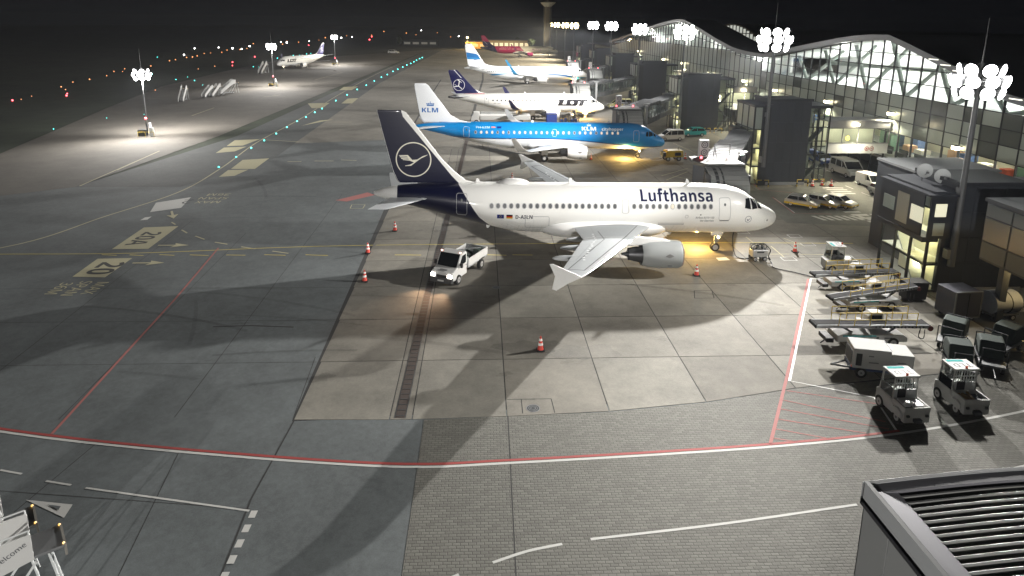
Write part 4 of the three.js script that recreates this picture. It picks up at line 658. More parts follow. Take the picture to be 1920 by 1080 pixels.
  for (let i = 0; i < 34; i++) { const z = 22 - i * 2.3; part('shop_shelf', [box(1.2, 0.5 + rnd() * 1.9, 1 + rnd() * 0.8, 2.5 + rnd() * 4, 4.1, z), box(0.3, 1.2, 1.2, 8.3, 4.9, z + 0.5)], cols[Math.floor(rnd() * 6)], term); }
  for (let i = 0; i < 26; i++) { const z = 20 - i * 3; part('shop_seat', [rbox(0.5, 0.5, 1.8, 1.4, 3.5, z, 0.05), rbox(0.12, 0.5, 1.8, 1.7, 3.9, z, 0.04)], M.darkSteel, term); }
  for (const z of [14, 4, -6, -16, -26, -38, -52]) { part('shop_lamp', rbox(0.6, 0.1, 2.2, 4.5, 6.6, z, 0.03), M.lampWarm, term); lamp('point', [1, 0.9, 0.74], 34, FX + 4.5, 6.3, z, 0, 0, 0, 0, 0, scene, 12); }
  // wall lamps
  for (const [z, y] of [[-13, 6.6], [-25, 8.6], [-40.5, 8.3], [-58, 8.2], [-72, 8.6], [-92, 8.6], [-112, 9.6], [-130, 9.6], [-160, 10.5]]) { part('wall_lamp', [rbox(0.5, 0.34, 0.7, -0.6, y, z, 0.06)], M.lampWarm, term); part('lamp_hood', rbox(0.7, 0.1, 0.95, -0.55, y + 0.24, z, 0.03), M.steel, term); lamp('spot', [1, 0.9, 0.66], 360, FX - 0.75, y - 0.28, z, FX - 2.4, 0, z, 1.25, 0.7, scene, 10); }
  const edge = []; for (let i = 0; i < 7; i++) part('roof_light', box(0.08, 0.1, 1.5, -1.95, roofY(-16.5 + i * 2) + 0.5, -16.5 + i * 2), glow(1, 0.97, 0.85, 1.6), term);
}
// a second hall behind
{
  const t = thing('rear_hall', 'smaller arched glass hall lit white behind the dip of the terminal roof', 'building', 60, 0, -176);
  const prof = (z) => 14 + 4.8 * Math.pow(Math.max(0, Math.cos(z / 24 * Math.PI / 2)), 0.8), pn = [], fr = [];
  for (let z = -24; z < 24; z += 3) { const h = Math.min(prof(z), prof(z + 3)); part('window_pane', box(0.1, h - 13.2, 2.6, 0, (h + 13.2) / 2, z + 1.5), glow(0.9, 0.95, 0.85, 0.5, 0.3), t); part('mullion', box(0.3, prof(z) - 12, 0.3, -0.1, (prof(z) + 12) / 2, z), M.frame, t); }
  part('wall', box(12, 13, 50, 6.2, 6.5, 0), M.slate, t);
  const l = []; for (let z = -27; z < 27; z += 3) l.push(beam([6, prof(Math.max(-24, z)) + 0.2, z], [6, prof(Math.min(24, z + 3)) + 0.2, z + 3], 13, 0.4)); part('roof', l, M.darkSteel, t);
  part('transom', box(0.3, 0.25, 48, -0.1, 16.2, 0), M.frame, t);
}
// ---------------------------------------------------------------- boarding piers
function pier(cx, cz, label, o = {}) {
  const t = thing('boarding_pier', label, 'pier building', cx, 0, cz, 0), H = o.h ?? 10.2, D = 5, far = o.far, bw = o.bw ?? 6.2;
  // dark clad block
  part('wall', box(bw, H - 0.35, D, 1.9 + bw / 2, H / 2 + 0.17, -D / 2), M.slate, t); part('plinth', box(bw + 0.1, 0.35, D + 0.1, 1.9 + bw / 2, 0.175, -D / 2 + 0.02), M.grey, t);
  if (!far) { for (let i = 0; i < 5; i++) for (let j = 0; j < 4; j++) part('cladding_panel', box(bw / 5 - 0.03, (H - 0.5) / 4 - 0.03, 0.04, 1.9 + (i + 0.5) * bw / 5, 0.4 + (j + 0.5) * (H - 0.5) / 4, 0.03), (i * 3 + j * 5) % 4 ? M.slate : std(0.031, 0.036, 0.046, 0.62), t); }
  part('parapet', [box(bw + 0.3, 0.3, 0.25, 1.9 + bw / 2, H + 0.1, 0.05), box(0.25, 0.3, D, 1.85, H + 0.1, -D / 2)], M.slate2, t);
  part('roof', box(bw, 0.12, D, 1.9 + bw / 2, H + 0.03, -D / 2), M.darkSteel, t);
  // glazed entrance tower
  const tw = 1.9, th = H - 0.7, zs = [0.1, -1.75, -3.6, -5.4];
  const lev = [0.15, 2.3, 4.5, 6.8, th];
  for (let k = 0; k < 3; k++) for (let j = 0; j < 4; j++) {
    const lit = j < 2 || (j === 2 && k < 2), m = M.glass;
    part(j === 0 ? 'glass_door' : 'window_pane', new THREE.PlaneGeometry(1.65, lev[j + 1] - lev[j] - 0.14).rotateY(-Math.PI / 2), j === 3 ? M.spandrel : m, t, -0.02, (lev[j] + lev[j + 1]) / 2, (zs[k] + zs[k + 1]) / 2);
  }
  for (let j = 0; j < 4; j++) part('window_pane', new THREE.PlaneGeometry(0.8, lev[j + 1] - lev[j] - 0.14), j === 3 ? M.spandrel : M.glass, t, 0.5, (lev[j] + lev[j + 1]) / 2, 0.1);
  part('wall', [box(1.0, th, 0.3, 1.45, th / 2, 0), box(0.2, th, 5.3, 1.8, th / 2, -2.7)], M.slate2, t);
  const fr = []; for (const z of zs) fr.push(box(0.16, th, 0.16, 0, th / 2, z)); for (const y of lev) fr.push(box(0.14, 0.14, 5.5, 0.01, y, -2.65), box(1, 0.14, 0.14, 0.5, y, 0.09));
  part('window_frame', fr, M.frame, t); part('tower_roof', box(2.2, 0.25, 5.8, 0.95, th + 0.15, -2.6), M.slate, t);
  part('floor', [box(1.8, 0.15, 5.2, 0.95, 4.5, -2.7), box(1.8, 0.15, 5.2, 0.95, 2.35, -2.7)], M.cream, t); part('stair', [beam([0.4, 0.2, -0.6], [0.9, 4.4, -4.8], 0.9, 0.15)], M.pale, t);
  part('inner_wall', box(0.06, th - 0.4, 5.1, 1.62, th / 2, -2.7), M.cream, t); part('ceiling_lamp', [box(0.25, 0.06, 3, 0.9, 4.38, -2.6), box(0.25, 0.06, 3, 0.9, 6.72, -2.6), box(0.25, 0.06, 3, 0.9, 2.24, -2.6)], glow(1, 0.92, 0.6, 7), t);
  for (const y of far ? [3.6] : [1.5, 3.6, 5.9]) lamp('point', [1, 0.88, 0.5], far ? 9 : 7, cx + 0.85, y, cz - 1.8, 0, 0, 0, 0, 0, scene, 14);
  // glazed stair tower at the other end
  const sx = 1.9 + bw, sw = 2.7, sh = H - 0.9;
  if (!o.noStair) {
    const sl = [0.2, 1.9, 3.6, 5.3, 7.0, sh];
    for (let i = 0; i < 2; i++) for (let j = 0; j < 5; j++) part('window_pane', new THREE.PlaneGeometry(sw / 2 - 0.14, sl[j + 1] - sl[j] - 0.12), M.glass, t, sx + (i + 0.5) * sw / 2, (sl[j] + sl[j + 1]) / 2, -0.55);
    const f2 = []; for (const x of [0.06, sw / 2, sw]) f2.push(box(0.13, sh, 0.13, sx + x, sh / 2, -0.55)); for (const y of sl) f2.push(box(sw, 0.11, 0.11, sx + sw / 2, y, -0.56)); for (const z of [-2, -3.5, -5]) f2.push(box(0.13, sh, 0.13, sx + sw, sh / 2, z));
    part('window_frame', f2, M.frame, t); part('tower_roof', box(sw + 0.3, 0.3, 5, sx + sw / 2, sh + 0.15, -2.9), M.slate, t);
    part('inner_wall', box(sw, sh, 0.15, sx + sw / 2, sh / 2, -4.9), std(0.2, 0.21, 0.18, 0.7), t); part('stair', [beam([sx + 0.4, 0.3, -1.5], [sx + 2.3, 2.6, -1.5], 1, 0.15), beam([sx + 2.3, 2.6, -2.8], [sx + 0.4, 4.6, -2.8], 1, 0.15), beam([sx + 0.4, 4.6, -1.5], [sx + 2.3, 6.8, -1.5], 1, 0.15)], M.steel, t);
    if (!far) part('stair_lamp', [box(0.4, 0.35, 0.1, sx + 1.7, 5.9, -4.7), box(0.4, 0.35, 0.1, sx + 1.7, 5.2, -4.7)], M.lampWarm, t); if (!far) lamp('point', [1, 0.92, 0.65], 5, cx + sx + 1.6, 5.2, cz - 4.2, 0, 0, 0, 0, 0, scene, 10);
  }
  // bridge to the terminal
  const bx0 = sx + (o.noStair ? 0 : sw), bx1 = FX - cx - 0.35, bl = bx1 - bx0, by = o.by ?? 3.9;
  if (bl > 1 && !o.noBridge) {
    const n = Math.max(2, Math.round(bl / 1.9)), bz = -0.9;
    for (let i = 0; i < n; i++) { part('window_pane', new THREE.PlaneGeometry(bl / n - 0.1, 1.75), M.glass, t, bx0 + (i + 0.5) * bl / n, by + 2.2, bz); part('bridge_panel', box(bl / n - 0.03, 1.25, 0.08, bx0 + (i + 0.5) * bl / n, by + 0.66, bz), M.pale, t); }
    const f = []; for (let i = 0; i <= n; i++) f.push(box(0.09, 1.9, 0.1, bx0 + i * bl / n, by + 2.2, bz)); f.push(box(bl, 0.1, 0.12, bx0 + bl / 2, by + 1.3, bz), box(bl, 0.1, 0.12, bx0 + bl / 2, by + 3.12, bz)); part('window_frame', f, M.steel, t);
    part('bridge_roof', [box(bl, 0.75, 0.1, bx0 + bl / 2, by + 3.56, bz + 0.01), box(bl + 0.2, 0.15, 3.4, bx0 + bl / 2, by + 4, bz - 1.6)], M.grey, t); part('bridge_floor', box(bl, 0.2, 3.2, bx0 + bl / 2, by + 0.1, bz - 1.65), M.grey, t); part('bridge_wall', box(bl, 3.2, 0.1, bx0 + bl / 2, by + 2, bz - 3.2), M.cream, t);
    part('ceiling_lamp', box(bl * 0.8, 0.06, 0.2, bx0 + bl / 2, by + 3.1, bz - 1.6), glow(1, 0.97, 0.85, 2), t); lamp('point', [1, 0.95, 0.75], 9, cx + bx0 + bl * 0.3, by + 2.7, cz + bz - 1.6, 0, 0, 0, 0, 0, scene, 14); if (!far) lamp('point', [1, 0.95, 0.75], 9, cx + bx0 + bl * 0.75, by + 2.7, cz + bz - 1.6, 0, 0, 0, 0, 0, scene, 14);
    const lx = bx0 + bl * 0.42; part('wall_lamp', rbox(0.75, 0.36, 0.4, lx, by + 3.6, bz + 0.4, 0.07), M.lampWarm, t); lamp('spot', [1, 0.9, 0.66], 420, cx + lx, by + 3.3, cz + bz + 0.55, cx + lx, 0, cz + bz + 3, 1.25, 0.7, scene, 10);
    if (o.signs) part('bridge_sign', [new THREE.RingGeometry(0.2, 0.27, 20).translate(bx0 + bl * 0.66, by + 0.62, bz + 0.06), new THREE.RingGeometry(0.2, 0.27, 20).translate(bx0 + bl * 0.74, by + 0.62, bz + 0.06), box(0.26, 0.07, 0.01, bx0 + bl * 0.74, by + 0.62, bz + 0.06), box(0.14, 0.16, 0.01, bx0 + bl * 0.66, by + 0.62, bz + 0.06)], M.red, t);
    if (o.signs) part('bridge_notice', box(0.42, 0.42, 0.02, bx0 + bl * 0.33, by + 1.9, bz + 0.06), std(0.7, 0.55, 0.05, 0.5), t);
  }
  return t;
}
pier(7.4, -24.2, 'dark clad boarding pier with glass bridge behind the Lufthansa jet nose', { signs: true, bw: 4.9, by: 3.7 });
pier(9.8, -65, 'dark boarding pier beside the white van, second from the front', { bw: 5.8 });
pier(11.4, -106, 'dark boarding pier behind the LOT jet nose', { bw: 5.6, far: 1 });
pier(12.8, -147, 'dark boarding pier beside the Enter jet nose', { bw: 5.4, far: 1 });
pier(14.5, -190, 'dark boarding pier between the Enter and purple jets', { bw: 5, far: 1, noStair: 1 });
pier(16, -235, 'farthest dark boarding pier near the purple jet', { bw: 5, far: 1, noStair: 1 });
// nearest pier, at the right edge
{
  const t = pier(7.0, 9.3, 'nearest dark pier with yellow lit glass corner and two dishes on its roof', { h: 8.6, bw: 5.6, noStair: 1, noBridge: 1 });
  part('bay_window', [box(0.1, 3.3, 5.2, -0.5, 6.2, -2.7), box(1.6, 3.3, 0.1, 0.35, 6.2, 0.5)], M.slate2, t);
  for (let k = 0; k < 3; k++) part('bay_pane', box(0.06, [1.1, 2.2, 1.0][k] * 1.1, 1.35, -0.58, 6.2, -0.7 - k * 1.7), [glow(1, 0.95, 0.65, 0.55), std(0.3, 0.28, 0.22, 0.4), M.spandrel][k], t);
  part('bay_pane', box(0.8, 1.0, 0.06, 0.3, 6.8, 0.57), glow(1, 0.95, 0.65, 0.75), t); part('bay_pane', box(0.8, 1.0, 0.06, 0.3, 5.3, 0.57), M.spandrel, t); part('bay_roof', box(2.4, 0.15, 6.2, 0.5, 7.95, -2.4), M.slate, t);
  part('bay_floor', box(1.2, 0.4, 5.6, 0, 4.4, -2.5), M.slate, t); t.scale.y = 0.93;
  const u = thing('roof_block', 'dark raised roof block at the right edge beyond the dishes', 'building', 9.6, 0, 3); part('wall', box(7, 7.6, 5, 3.5, 3.8, -2.5), M.slate, u); part('coping', box(7.2, 0.18, 5.3, 3.5, 7.65, -2.5), M.grey, u);
  const v = thing('service_block', 'dark pier rear wing with pale coping at the right edge', 'building', 11.4, 0, 8.9); part('wall', box(8, 7.3, 4.5, 4, 3.65, -2.4), M.slate2, v); part('coping', box(8.2, 0.16, 4.7, 4, 7.36, -2.4), M.grey, v); part('exit_sign', box(0.5, 0.14, 0.04, 1.2, 3.2, -0.22), glow(0.9, 0.7, 0.5, 0.7), v);
}
// overhanging annex at the right edge
{
  const t = thing('boarding_annex', 'grey panelled box on dark legs cut by the right edge', 'building', 7.7, 0, 18.0);
  part('wall', [box(7, 3.9, 4.6, 3.6, 6.0, -2.3)], M.slate2, t);
  for (let k = 0; k < 2; k++) for (let j = 0; j < 3; j++) part('facade_panel', box(0.06, [1.1, 1.5, 0.8][j], 2.1, 0.08, [4.75, 6.15, 7.4][j], -1.2 - k * 2.25), j === 1 ? std(0.05, 0.05, 0.05, 0.35) : std(0.065, 0.075, 0.075, 0.5), t);
  part('facade_panel', [box(0.9, 1.1, 0.06, 0.7, 4.75, 0.02), box(0.9, 0.8, 0.06, 0.7, 7.4, 0.02)], std(0.065, 0.075, 0.075, 0.5), t); part('corner_post', [box(0.3, 4, 0.3, 0.1, 6, 0.03)], M.frame, t);
  part('leg', box(0.45, 4.1, 0.45, 1.2, 2.05, -3.6), M.slate, t); part('leg', box(0.45, 4.1, 0.45, 1.4, 2.05, -0.5), M.slate, t); part('roof', box(7.2, 0.2, 4.9, 3.6, 8.05, -2.3), M.slate2, t);
}
function dish(x, y, z, label) {
  const t = thing('satellite_dish', label, 'satellite dish', x, y, z, 0, undefined);
  part('reflector', new THREE.SphereGeometry(1.1, 24, 8, 0, Math.PI * 2, 0, 0.52).scale(1, 0.9, 1).rotateX(Math.PI / 2).translate(0, 0.9, -0.95).rotateY(-0.35), M.pale, t); part('mount', [bar([0, -0.2, -0.3], [0, 0.9, -0.1], 0.05), bar([0.02, 0.6, 0.0], [-0.25, 0.9, 0.7], 0.025), rbox(0.14, 0.14, 0.2, -0.28, 0.92, 0.72, 0.03)], M.steel, t);
}
dish(8.2, 7.5, 6.3, 'left of two pale satellite dishes on the nearest pier roof'); dish(8.9, 7.3, 7.3, 'right of two pale satellite dishes, slightly lower, on the nearest pier roof');
// ---------------------------------------------------------------- passenger boarding bridges
function jetBridge(label, rx, rz, cx, cz, glassy, far) {           // rotunda at the pier, cab at the aircraft
  const t = thing('boarding_bridge', label, 'boarding bridge', rx, 0, rz), dx = cx - rx, dz = cz - rz, L = Math.hypot(dx, dz), ux = dx / L, uz = dz / L, a = Math.atan2(-uz, ux);
  const loc = (g) => g.rotateY(a), y0 = 3.6, h = 2.7, w = 2.5;
  part('rotunda', [cyl(1.9, 1.9, h + 0.4, 0, y0 - 0.2, 0, 20), cyl(0.5, 0.5, y0, 0, 0, 0, 12)], M.darkSteel, t);
  for (const [p, s0, s1, ww, hh, m] of [[0, 1.2, L * 0.58, w, h, std(0.1, 0.105, 0.11, 0.7)], [1, L * 0.5, L - 2.2, w + 0.35, h + 0.35, std(0.06, 0.063, 0.066, 0.95)]]) {
    const l = s1 - s0, mid = (s0 + s1) / 2;
    const tn = part('tunnel', loc(mergeGeometries([box(l, 0.14, ww, mid, y0 + hh, 0), box(l, 0.2, ww, mid, y0, 0), box(l, 0.7, 0.08, mid, y0 + 0.4, ww / 2), box(l, 0.7, 0.08, mid, y0 + 0.4, -ww / 2), box(l, 0.35, 0.08, mid, y0 + hh - 0.2, ww / 2), box(l, 0.35, 0.08, mid, y0 + hh - 0.2, -ww / 2), ...(glassy ? [] : [box(l, hh - 0.3, 0.06, mid, y0 + hh / 2, -ww / 2 + 0.02)])].map(flat))), m, t);
    const n = Math.max(3, Math.round(l / 1.7)), ribs = [];
    for (let i = 0; i <= n; i++) for (const sd of [1, -1]) ribs.push(box(0.12, hh, 0.12, s0 + i * l / n, y0 + hh / 2, sd * ww / 2)); for (let i = 1; i < n * 2; i++) ribs.push(box(0.05, 0.05, ww * 0.98, s0 + i * l / n / 2, y0 + hh + 0.09, 0));
    part('tunnel_rib', loc(mergeGeometries(ribs.map(flat))), M.darkSteel, tn);
    for (let i = 0; i < n; i++) for (const sd of glassy ? [1, -1] : [1]) part('window_pane', loc(new THREE.PlaneGeometry(l / n - 0.14, hh - 1.15).translate(s0 + (i + 0.5) * l / n, y0 + 0.4 + hh / 2 - 0.05, sd * ww / 2)), M.glass, tn);
    part('light_strip', loc(box(l * 0.9, 0.05, 0.15, mid, y0 + hh - 0.12, 0)), glow(1, 0.97, 0.85, glassy ? 5 : 3), tn);
    const lp = V(mid, 0, 0).applyAxisAngle(V(0, 1, 0), a); lamp('point', [1, 0.96, 0.82], glassy ? 30 : 8, rx + lp.x, y0 + hh - 0.5, rz + lp.z, 0, 0, 0, 0, 0, scene, 14);
  }
  // cab with curved pale roof and bellows towards the aircraft (+z)
  const cab = part('cab', [box(3.6, 0.15, 3.6, dx, y0, dz), box(0.12, 2.9, 3.4, dx + 1.7, y0 + 1.4, dz), box(0.12, 2.9, 3.2, dx - 1.75, y0 + 1.4, dz + 0.1)], M.slate, t);
  const rs = new THREE.Shape(); rs.moveTo(-2.1, -2.0); rs.lineTo(1.9, -2.0); rs.lineTo(1.9, 1.6); rs.lineTo(-1.4, 1.6); rs.quadraticCurveTo(-2.3, 1.0, -2.3, -0.2); rs.lineTo(-2.1, -2);
  part('cab_roof', new THREE.ExtrudeGeometry(rs, { depth: 0.22, bevelEnabled: true, bevelSize: 0.05, bevelThickness: 0.05, bevelSegments: 2 }).rotateX(Math.PI / 2).translate(dx, y0 + 3.15, dz), std(0.09, 0.093, 0.09, 0.95), cab);
  const hz0 = dz + 1.5, hood = (r0, r1, x0, x1) => { const q = []; for (let i = 0; i <= 10; i++) { const a = i / 10 * Math.PI / 2; q.push([-(hz0 + Math.sin(a) * r1 * 1.05), y0 + 0.9 + Math.cos(a) * r1]); } for (let i = 10; i >= 0; i--) { const a = i / 10 * Math.PI / 2; q.push([-(hz0 + Math.sin(a) * r0 * 1.05), y0 + 0.9 + Math.cos(a) * r0]); } return new THREE.ExtrudeGeometry(new THREE.Shape(q.map((p) => new THREE.Vector2(...p))), { depth: x1 - x0, bevelEnabled: false }).rotateY(Math.PI / 2).translate(x0, 0, 0); };
  const bl = part('bellows', [hood(1.95, 2.03, dx - 1.7, dx + 1.75)], std(0.3, 0.31, 0.3, 0.7), t); part('bellows_stripe', [hood(2.035, 2.045, dx - 1.2, dx - 0.9), hood(2.035, 2.045, dx - 0.6, dx - 0.45)], M.darkSteel, bl); part('bellows_side', [box(0.06, 2.6, 1.9, dx - 1.72, y0 + 1.2, dz + 2.4), box(0.06, 2.6, 1.9, dx + 1.76, y0 + 1.2, dz + 2.4)], std(0.05, 0.05, 0.055, 0.8), bl);
  part('bellows_fold', [0.2, 0.45, 0.7, 0.95, 1.2].map((a) => box(3.4, 0.05, 0.05, dx, y0 + 0.9 + Math.cos(a) * 2.05, hz0 + Math.sin(a) * 2.15)), std(0.2, 0.2, 0.2, 0.8), bl);
  for (const k of [-1, 1]) { const b = part('beacon', cyl(0.1, 0.1, 0.2, dx + k * 1.25 - 0.2, y0 + 3.3, dz - 0.4, 10), M.lampRed, t); }
  // cooling units, camera posts, roof rails
  part('cooling_unit', [rbox(0.85, 1.6, 0.6, dx - 0.9, y0 + 4.05, dz - 1.6, 0.05)], M.paintV, t);
  for (const yy of [3.68, 4.42]) part('fan_grille', [new THREE.TorusGeometry(0.28, 0.04, 8, 20).translate(dx - 0.9, y0 + yy, dz - 1.29), new THREE.TorusGeometry(0.12, 0.03, 8, 16).translate(dx - 0.9, y0 + yy, dz - 1.29)], M.darkSteel, t);
  part('roof_rail', [bar([dx + 0.2, y0 + 3.2, dz - 1.8], [dx + 0.2, y0 + 4.4, dz - 1.8], 0.04), bar([dx + 1.7, y0 + 3.2, dz - 1.8], [dx + 1.7, y0 + 4.4, dz - 1.8], 0.04), bar([dx + 0.2, y0 + 4.4, dz - 1.8], [dx + 1.7, y0 + 4.4, dz - 1.8], 0.04), bar([dx + 0.2, y0 + 3.8, dz - 1.8], [dx + 1.7, y0 + 3.8, dz - 1.8], 0.04), bar([dx + 0.2, y0 + 3.2, dz - 0.9], [dx + 0.2, y0 + 4.4, dz - 1.8], 0.04)], M.pole, t);
  // wheeled lift column
  const px = ux * (L - 4.5), pz = uz * (L - 4.5); part('lift_column', [box(0.4, 5.6, 0.4, px - uz * 1.75, 3.9, pz + ux * 1.75), box(0.4, 5.6, 0.4, px + uz * 1.75, 3.9, pz - ux * 1.75), beam([px - uz * 1.8, 1.1, pz + ux * 1.8], [px + uz * 1.8, 1.1, pz - ux * 1.8], 0.5, 0.4), rbox(0.9, 0.25, 0.3, px - uz * 1.75, 6.9, pz + ux * 1.75, 0.04), rbox(0.9, 0.25, 0.3, px + uz * 1.75, 6.9, pz - ux * 1.75, 0.04)], M.steel, t);
  for (const k of [-1, 1]) part('wheel', wheelGeo(0.55, 0.4, px + k * uz * 1.2, 0.55, pz - k * ux * 1.2), M.tyre, t);
  part('service_stair', [beam([dx + 2.6, 0.2, dz - 3.6], [dx + 2.2, y0, dz - 0.4], 0.8, 0.12), bar([dx + 3, 1.1, dz - 3.6], [dx + 2.6, y0 + 1, dz - 0.4], 0.03)], M.steel, t);
  return t;
}
jetBridge('grey boarding bridge docked on the far side of the Lufthansa jet nose', 8.0, -28.5, -3.3, -5.6, false);
jetBridge('glass sided boarding bridge beside the blue KLM jet nose', 10.2, -69, -3.4, -45.2, true);
jetBridge('glass sided boarding bridge reaching the LOT jet nose', 11.6, -110, -4.6, -86, true, 1);
jetBridge('retracted grey boarding bridge on the empty stand beyond the LOT jet', 12.6, -150.5, 6.0, -132, false, 1);
jetBridge('small grey boarding bridge behind the Enter jet nose', 14.2, -193, 4.6, -167.6, false, 1);
// ---------------------------------------------------------------- floodlight masts
function mast(x, z, h, I, col, label, o = {}) {
  const t = thing('light_mast', label, 'light mast', x, 0, z, 0, o.group), y0 = o.y0 ?? 0.1, R = o.R ?? 1.35, n = o.n ?? 9;
  part('pole', [cyl(o.r0 ?? 0.24, (o.r0 ?? 0.24) * 0.6, h - y0 + 1.2, 0, y0, 0, 14)], M.pole, t);
  part('lightning_rod', cyl(0.05, 0.02, 3.0, 0, h + 1.1, 0, 8), M.pole, t);
  part('crown_ring', [new THREE.TorusGeometry(R * 0.72, 0.07, 8, 32).rotateX(Math.PI / 2).translate(0, h, 0), ...[0, 1, 2].map((i) => beam([Math.cos(i * 2.1) * R * 0.7, h, Math.sin(i * 2.1) * R * 0.7], [0, h + 0.3, 0], 0.08, 0.08))], M.steel, t);
  if (y0 > 1) for (const b of [rbox(0.45, 0.7, 0.5, -0.25, y0 + 0.9, -0.15, 0.04), rbox(0.4, 0.5, 0.5, 0, h * 0.5, -0.2, 0.04)]) part('wall_bracket', b, M.steel, t);
  for (const [tier, hy, rr] of [[0, -0.5, 0.8], [1, 0.05, 1], [2, 0.6, 0.7]]) for (let i = 0, m = tier === 1 ? n : Math.ceil(n * 0.75); i < m; i++) {
    const a = (i + tier * 0.5) / m * Math.PI * 2, q = R * 0.3;
    const hd = part('floodlight', cyl(q, q * 0.7, 0.34, 0, -0.3, 0, 14).rotateX(Math.PI / 2).rotateY(Math.PI), M.pole, t); hd.position.set(Math.cos(a) * rr * R * 0.85, h + hy * R * 0.9, Math.sin(a) * rr * R * 0.85); hd.rotation.set(0, Math.PI / 2 - a, 0); hd.rotateX(0.25);
    part('lens', new THREE.SphereGeometry(q * 0.96, 14, 6, 0, Math.PI * 2, 0, Math.PI / 2).scale(1, 0.45, 1).rotateX(Math.PI / 2).translate(0, 0, 0.32), o.lens ?? M.lampWhite, hd);  // lenses oversized and crowded, so their shape stands in for lamp glare
  }
  const lx = x + (o.ox ?? -1.9), lz = z + (o.oz ?? 0.4), ly = h - R - 0.3;
  if (o.wide ?? 1) lamp('spot', col, I * (o.wide ?? 1), lx, ly, lz, lx + (o.tx ?? -30), 0, lz + (o.tz ?? 6), o.angle ?? 1.2, 0.9, scene, o.soft ?? 22);
  for (const [ax, az, k, d] of o.far ?? []) lamp('spot', col, I * k, lx, ly, lz, lx + ax * (d ?? 62), 0, lz + az * (d ?? 62), 0.46, 1, scene, o.soft ?? 14);
  return t;
}
const cool = [1, 0.97, 0.92], warmW = [1, 0.86, 0.6], sodium = glow(1, 0.8, 0.4, 22);
mast(8.6, 9.9, 15.4, 2000, cool, 'nearest floodlight mast on the pier wall at the right edge', { y0: 2.2, R: 1.5, tx: -30, tz: 12, far: [[-0.98, -0.17, 2.4], [-0.86, 0.5, 3.2], [-0.5, 0.86, 1.6, 45]] });
mast(8.6, -23.3, 17.3, 2200, cool, 'largest brightest floodlight mast in front of the second dark pier', { y0: 2.4, R: 1.7, tx: -38, tz: 20, soft: 14, wide: 0.5, far: [[-0.62, 0.79, 8], [-0.2, 0.98, 5, 58], [-0.96, 0.28, 5], [-0.88, -0.47, 6]] });
const farAim = [[-0.8, 0.6, 4.5], [-0.98, 0.0, 3], [-0.88, -0.48, 4.5], [-0.5, -0.87, 3, 42]];
mast(10.3, -64.2, 17.6, 2500, cool, 'floodlight mast on the pier wall beside the white van', { y0: 2.4, R: 1.6, tx: -34, tz: 10, far: farAim });
mast(11.9, -105.2, 17.7, 2500, cool, 'floodlight mast on the pier behind the LOT jet nose', { y0: 2.4, R: 1.6, tx: -34, tz: 10, far: farAim });
mast(13, -146.2, 18.2, 2500, cool, 'floodlight mast on the pier beside the Enter jet nose', { y0: 2.4, R: 1.6, tx: -34, tz: 10, far: farAim });
mast(14.6, -189.2, 18.3, 2500, cool, 'floodlight mast next before the four yellowish ones of the row', { y0: 2.4, R: 1.7, tx: -34, tz: 10, far: farAim });
[[18.1, -265], [20, -315], [21.7, -372], [24.1, -440]].forEach(([x, z], i) => mast(x, z, 17.8, 12000, warmW, ['yellowish floodlight mast, fourth from the control tower', 'yellowish floodlight mast, third from the control tower', 'yellowish floodlight mast, second from the control tower', 'yellowish floodlight mast closest to the control tower'][i], { lens: sodium, n: 6, R: 1.8 }));
mast(-42, 92, 18, 9500, cool, 'unseen floodlight mast behind the viewpoint, lighting the foreground and the near jet side', { tx: 22, tz: -75, ox: 0.5, angle: 1.3 });  // out of view, placed to light the foreground and the near flank of the jet
const remoteMast = (x, z, h, label) => { const t = mast(x, z, h, 2600, cool, label, { r0: 0.12, n: 7, R: 1.2, tx: 4, tz: 15, ox: 0.4, oz: 1.2, angle: 1.38 }); lamp('spot', cool, 2600, x - 0.3, h - 1.4, z - 1.2, x - 2, 0, z - 15, 1.38, 0.9, scene, 22); lamp('point', cool, 420, x + 0.2, h - 1.6, z, 0, 0, 0, 0, 0, scene, 22); part('obstruction_light', new THREE.SphereGeometry(0.2, 12, 8).translate(0, 3.0, 0.2), M.lampRed, t); part('cabinet', rbox(0.6, 1.5, 0.5, 0.9, 0.75, 0.4, 0.05), M.pale, t); part('cabinet_light', rbox(0.34, 0.9, 0.08, 0.75, 1.9, 0.5, 0.03), glow(1, 1, 1, 2), t); part('guard_rail', [...[-1.2, 0, 1.4].map((q) => bar([q, 0, 0.9], [q, 0.8, 0.9], 0.05)), bar([-1.2, 0.8, 0.9], [1.4, 0.8, 0.9], 0.05)], M.rail, t); part('generator', rbox(1.3, 1, 0.9, -0.7, 0.6, 0.2, 0.08), M.darkSteel, t); return t; };
remoteMast(-80.6, -60.2, 10.2, 'nearest thin floodlight mast on the left remote apron'); remoteMast(-86.2, -150, 11.6, 'middle thin floodlight mast left of the parked LOT jet'); remoteMast(-89.5, -253, 12.1, 'farthest thin floodlight mast behind the remote LOT jet');
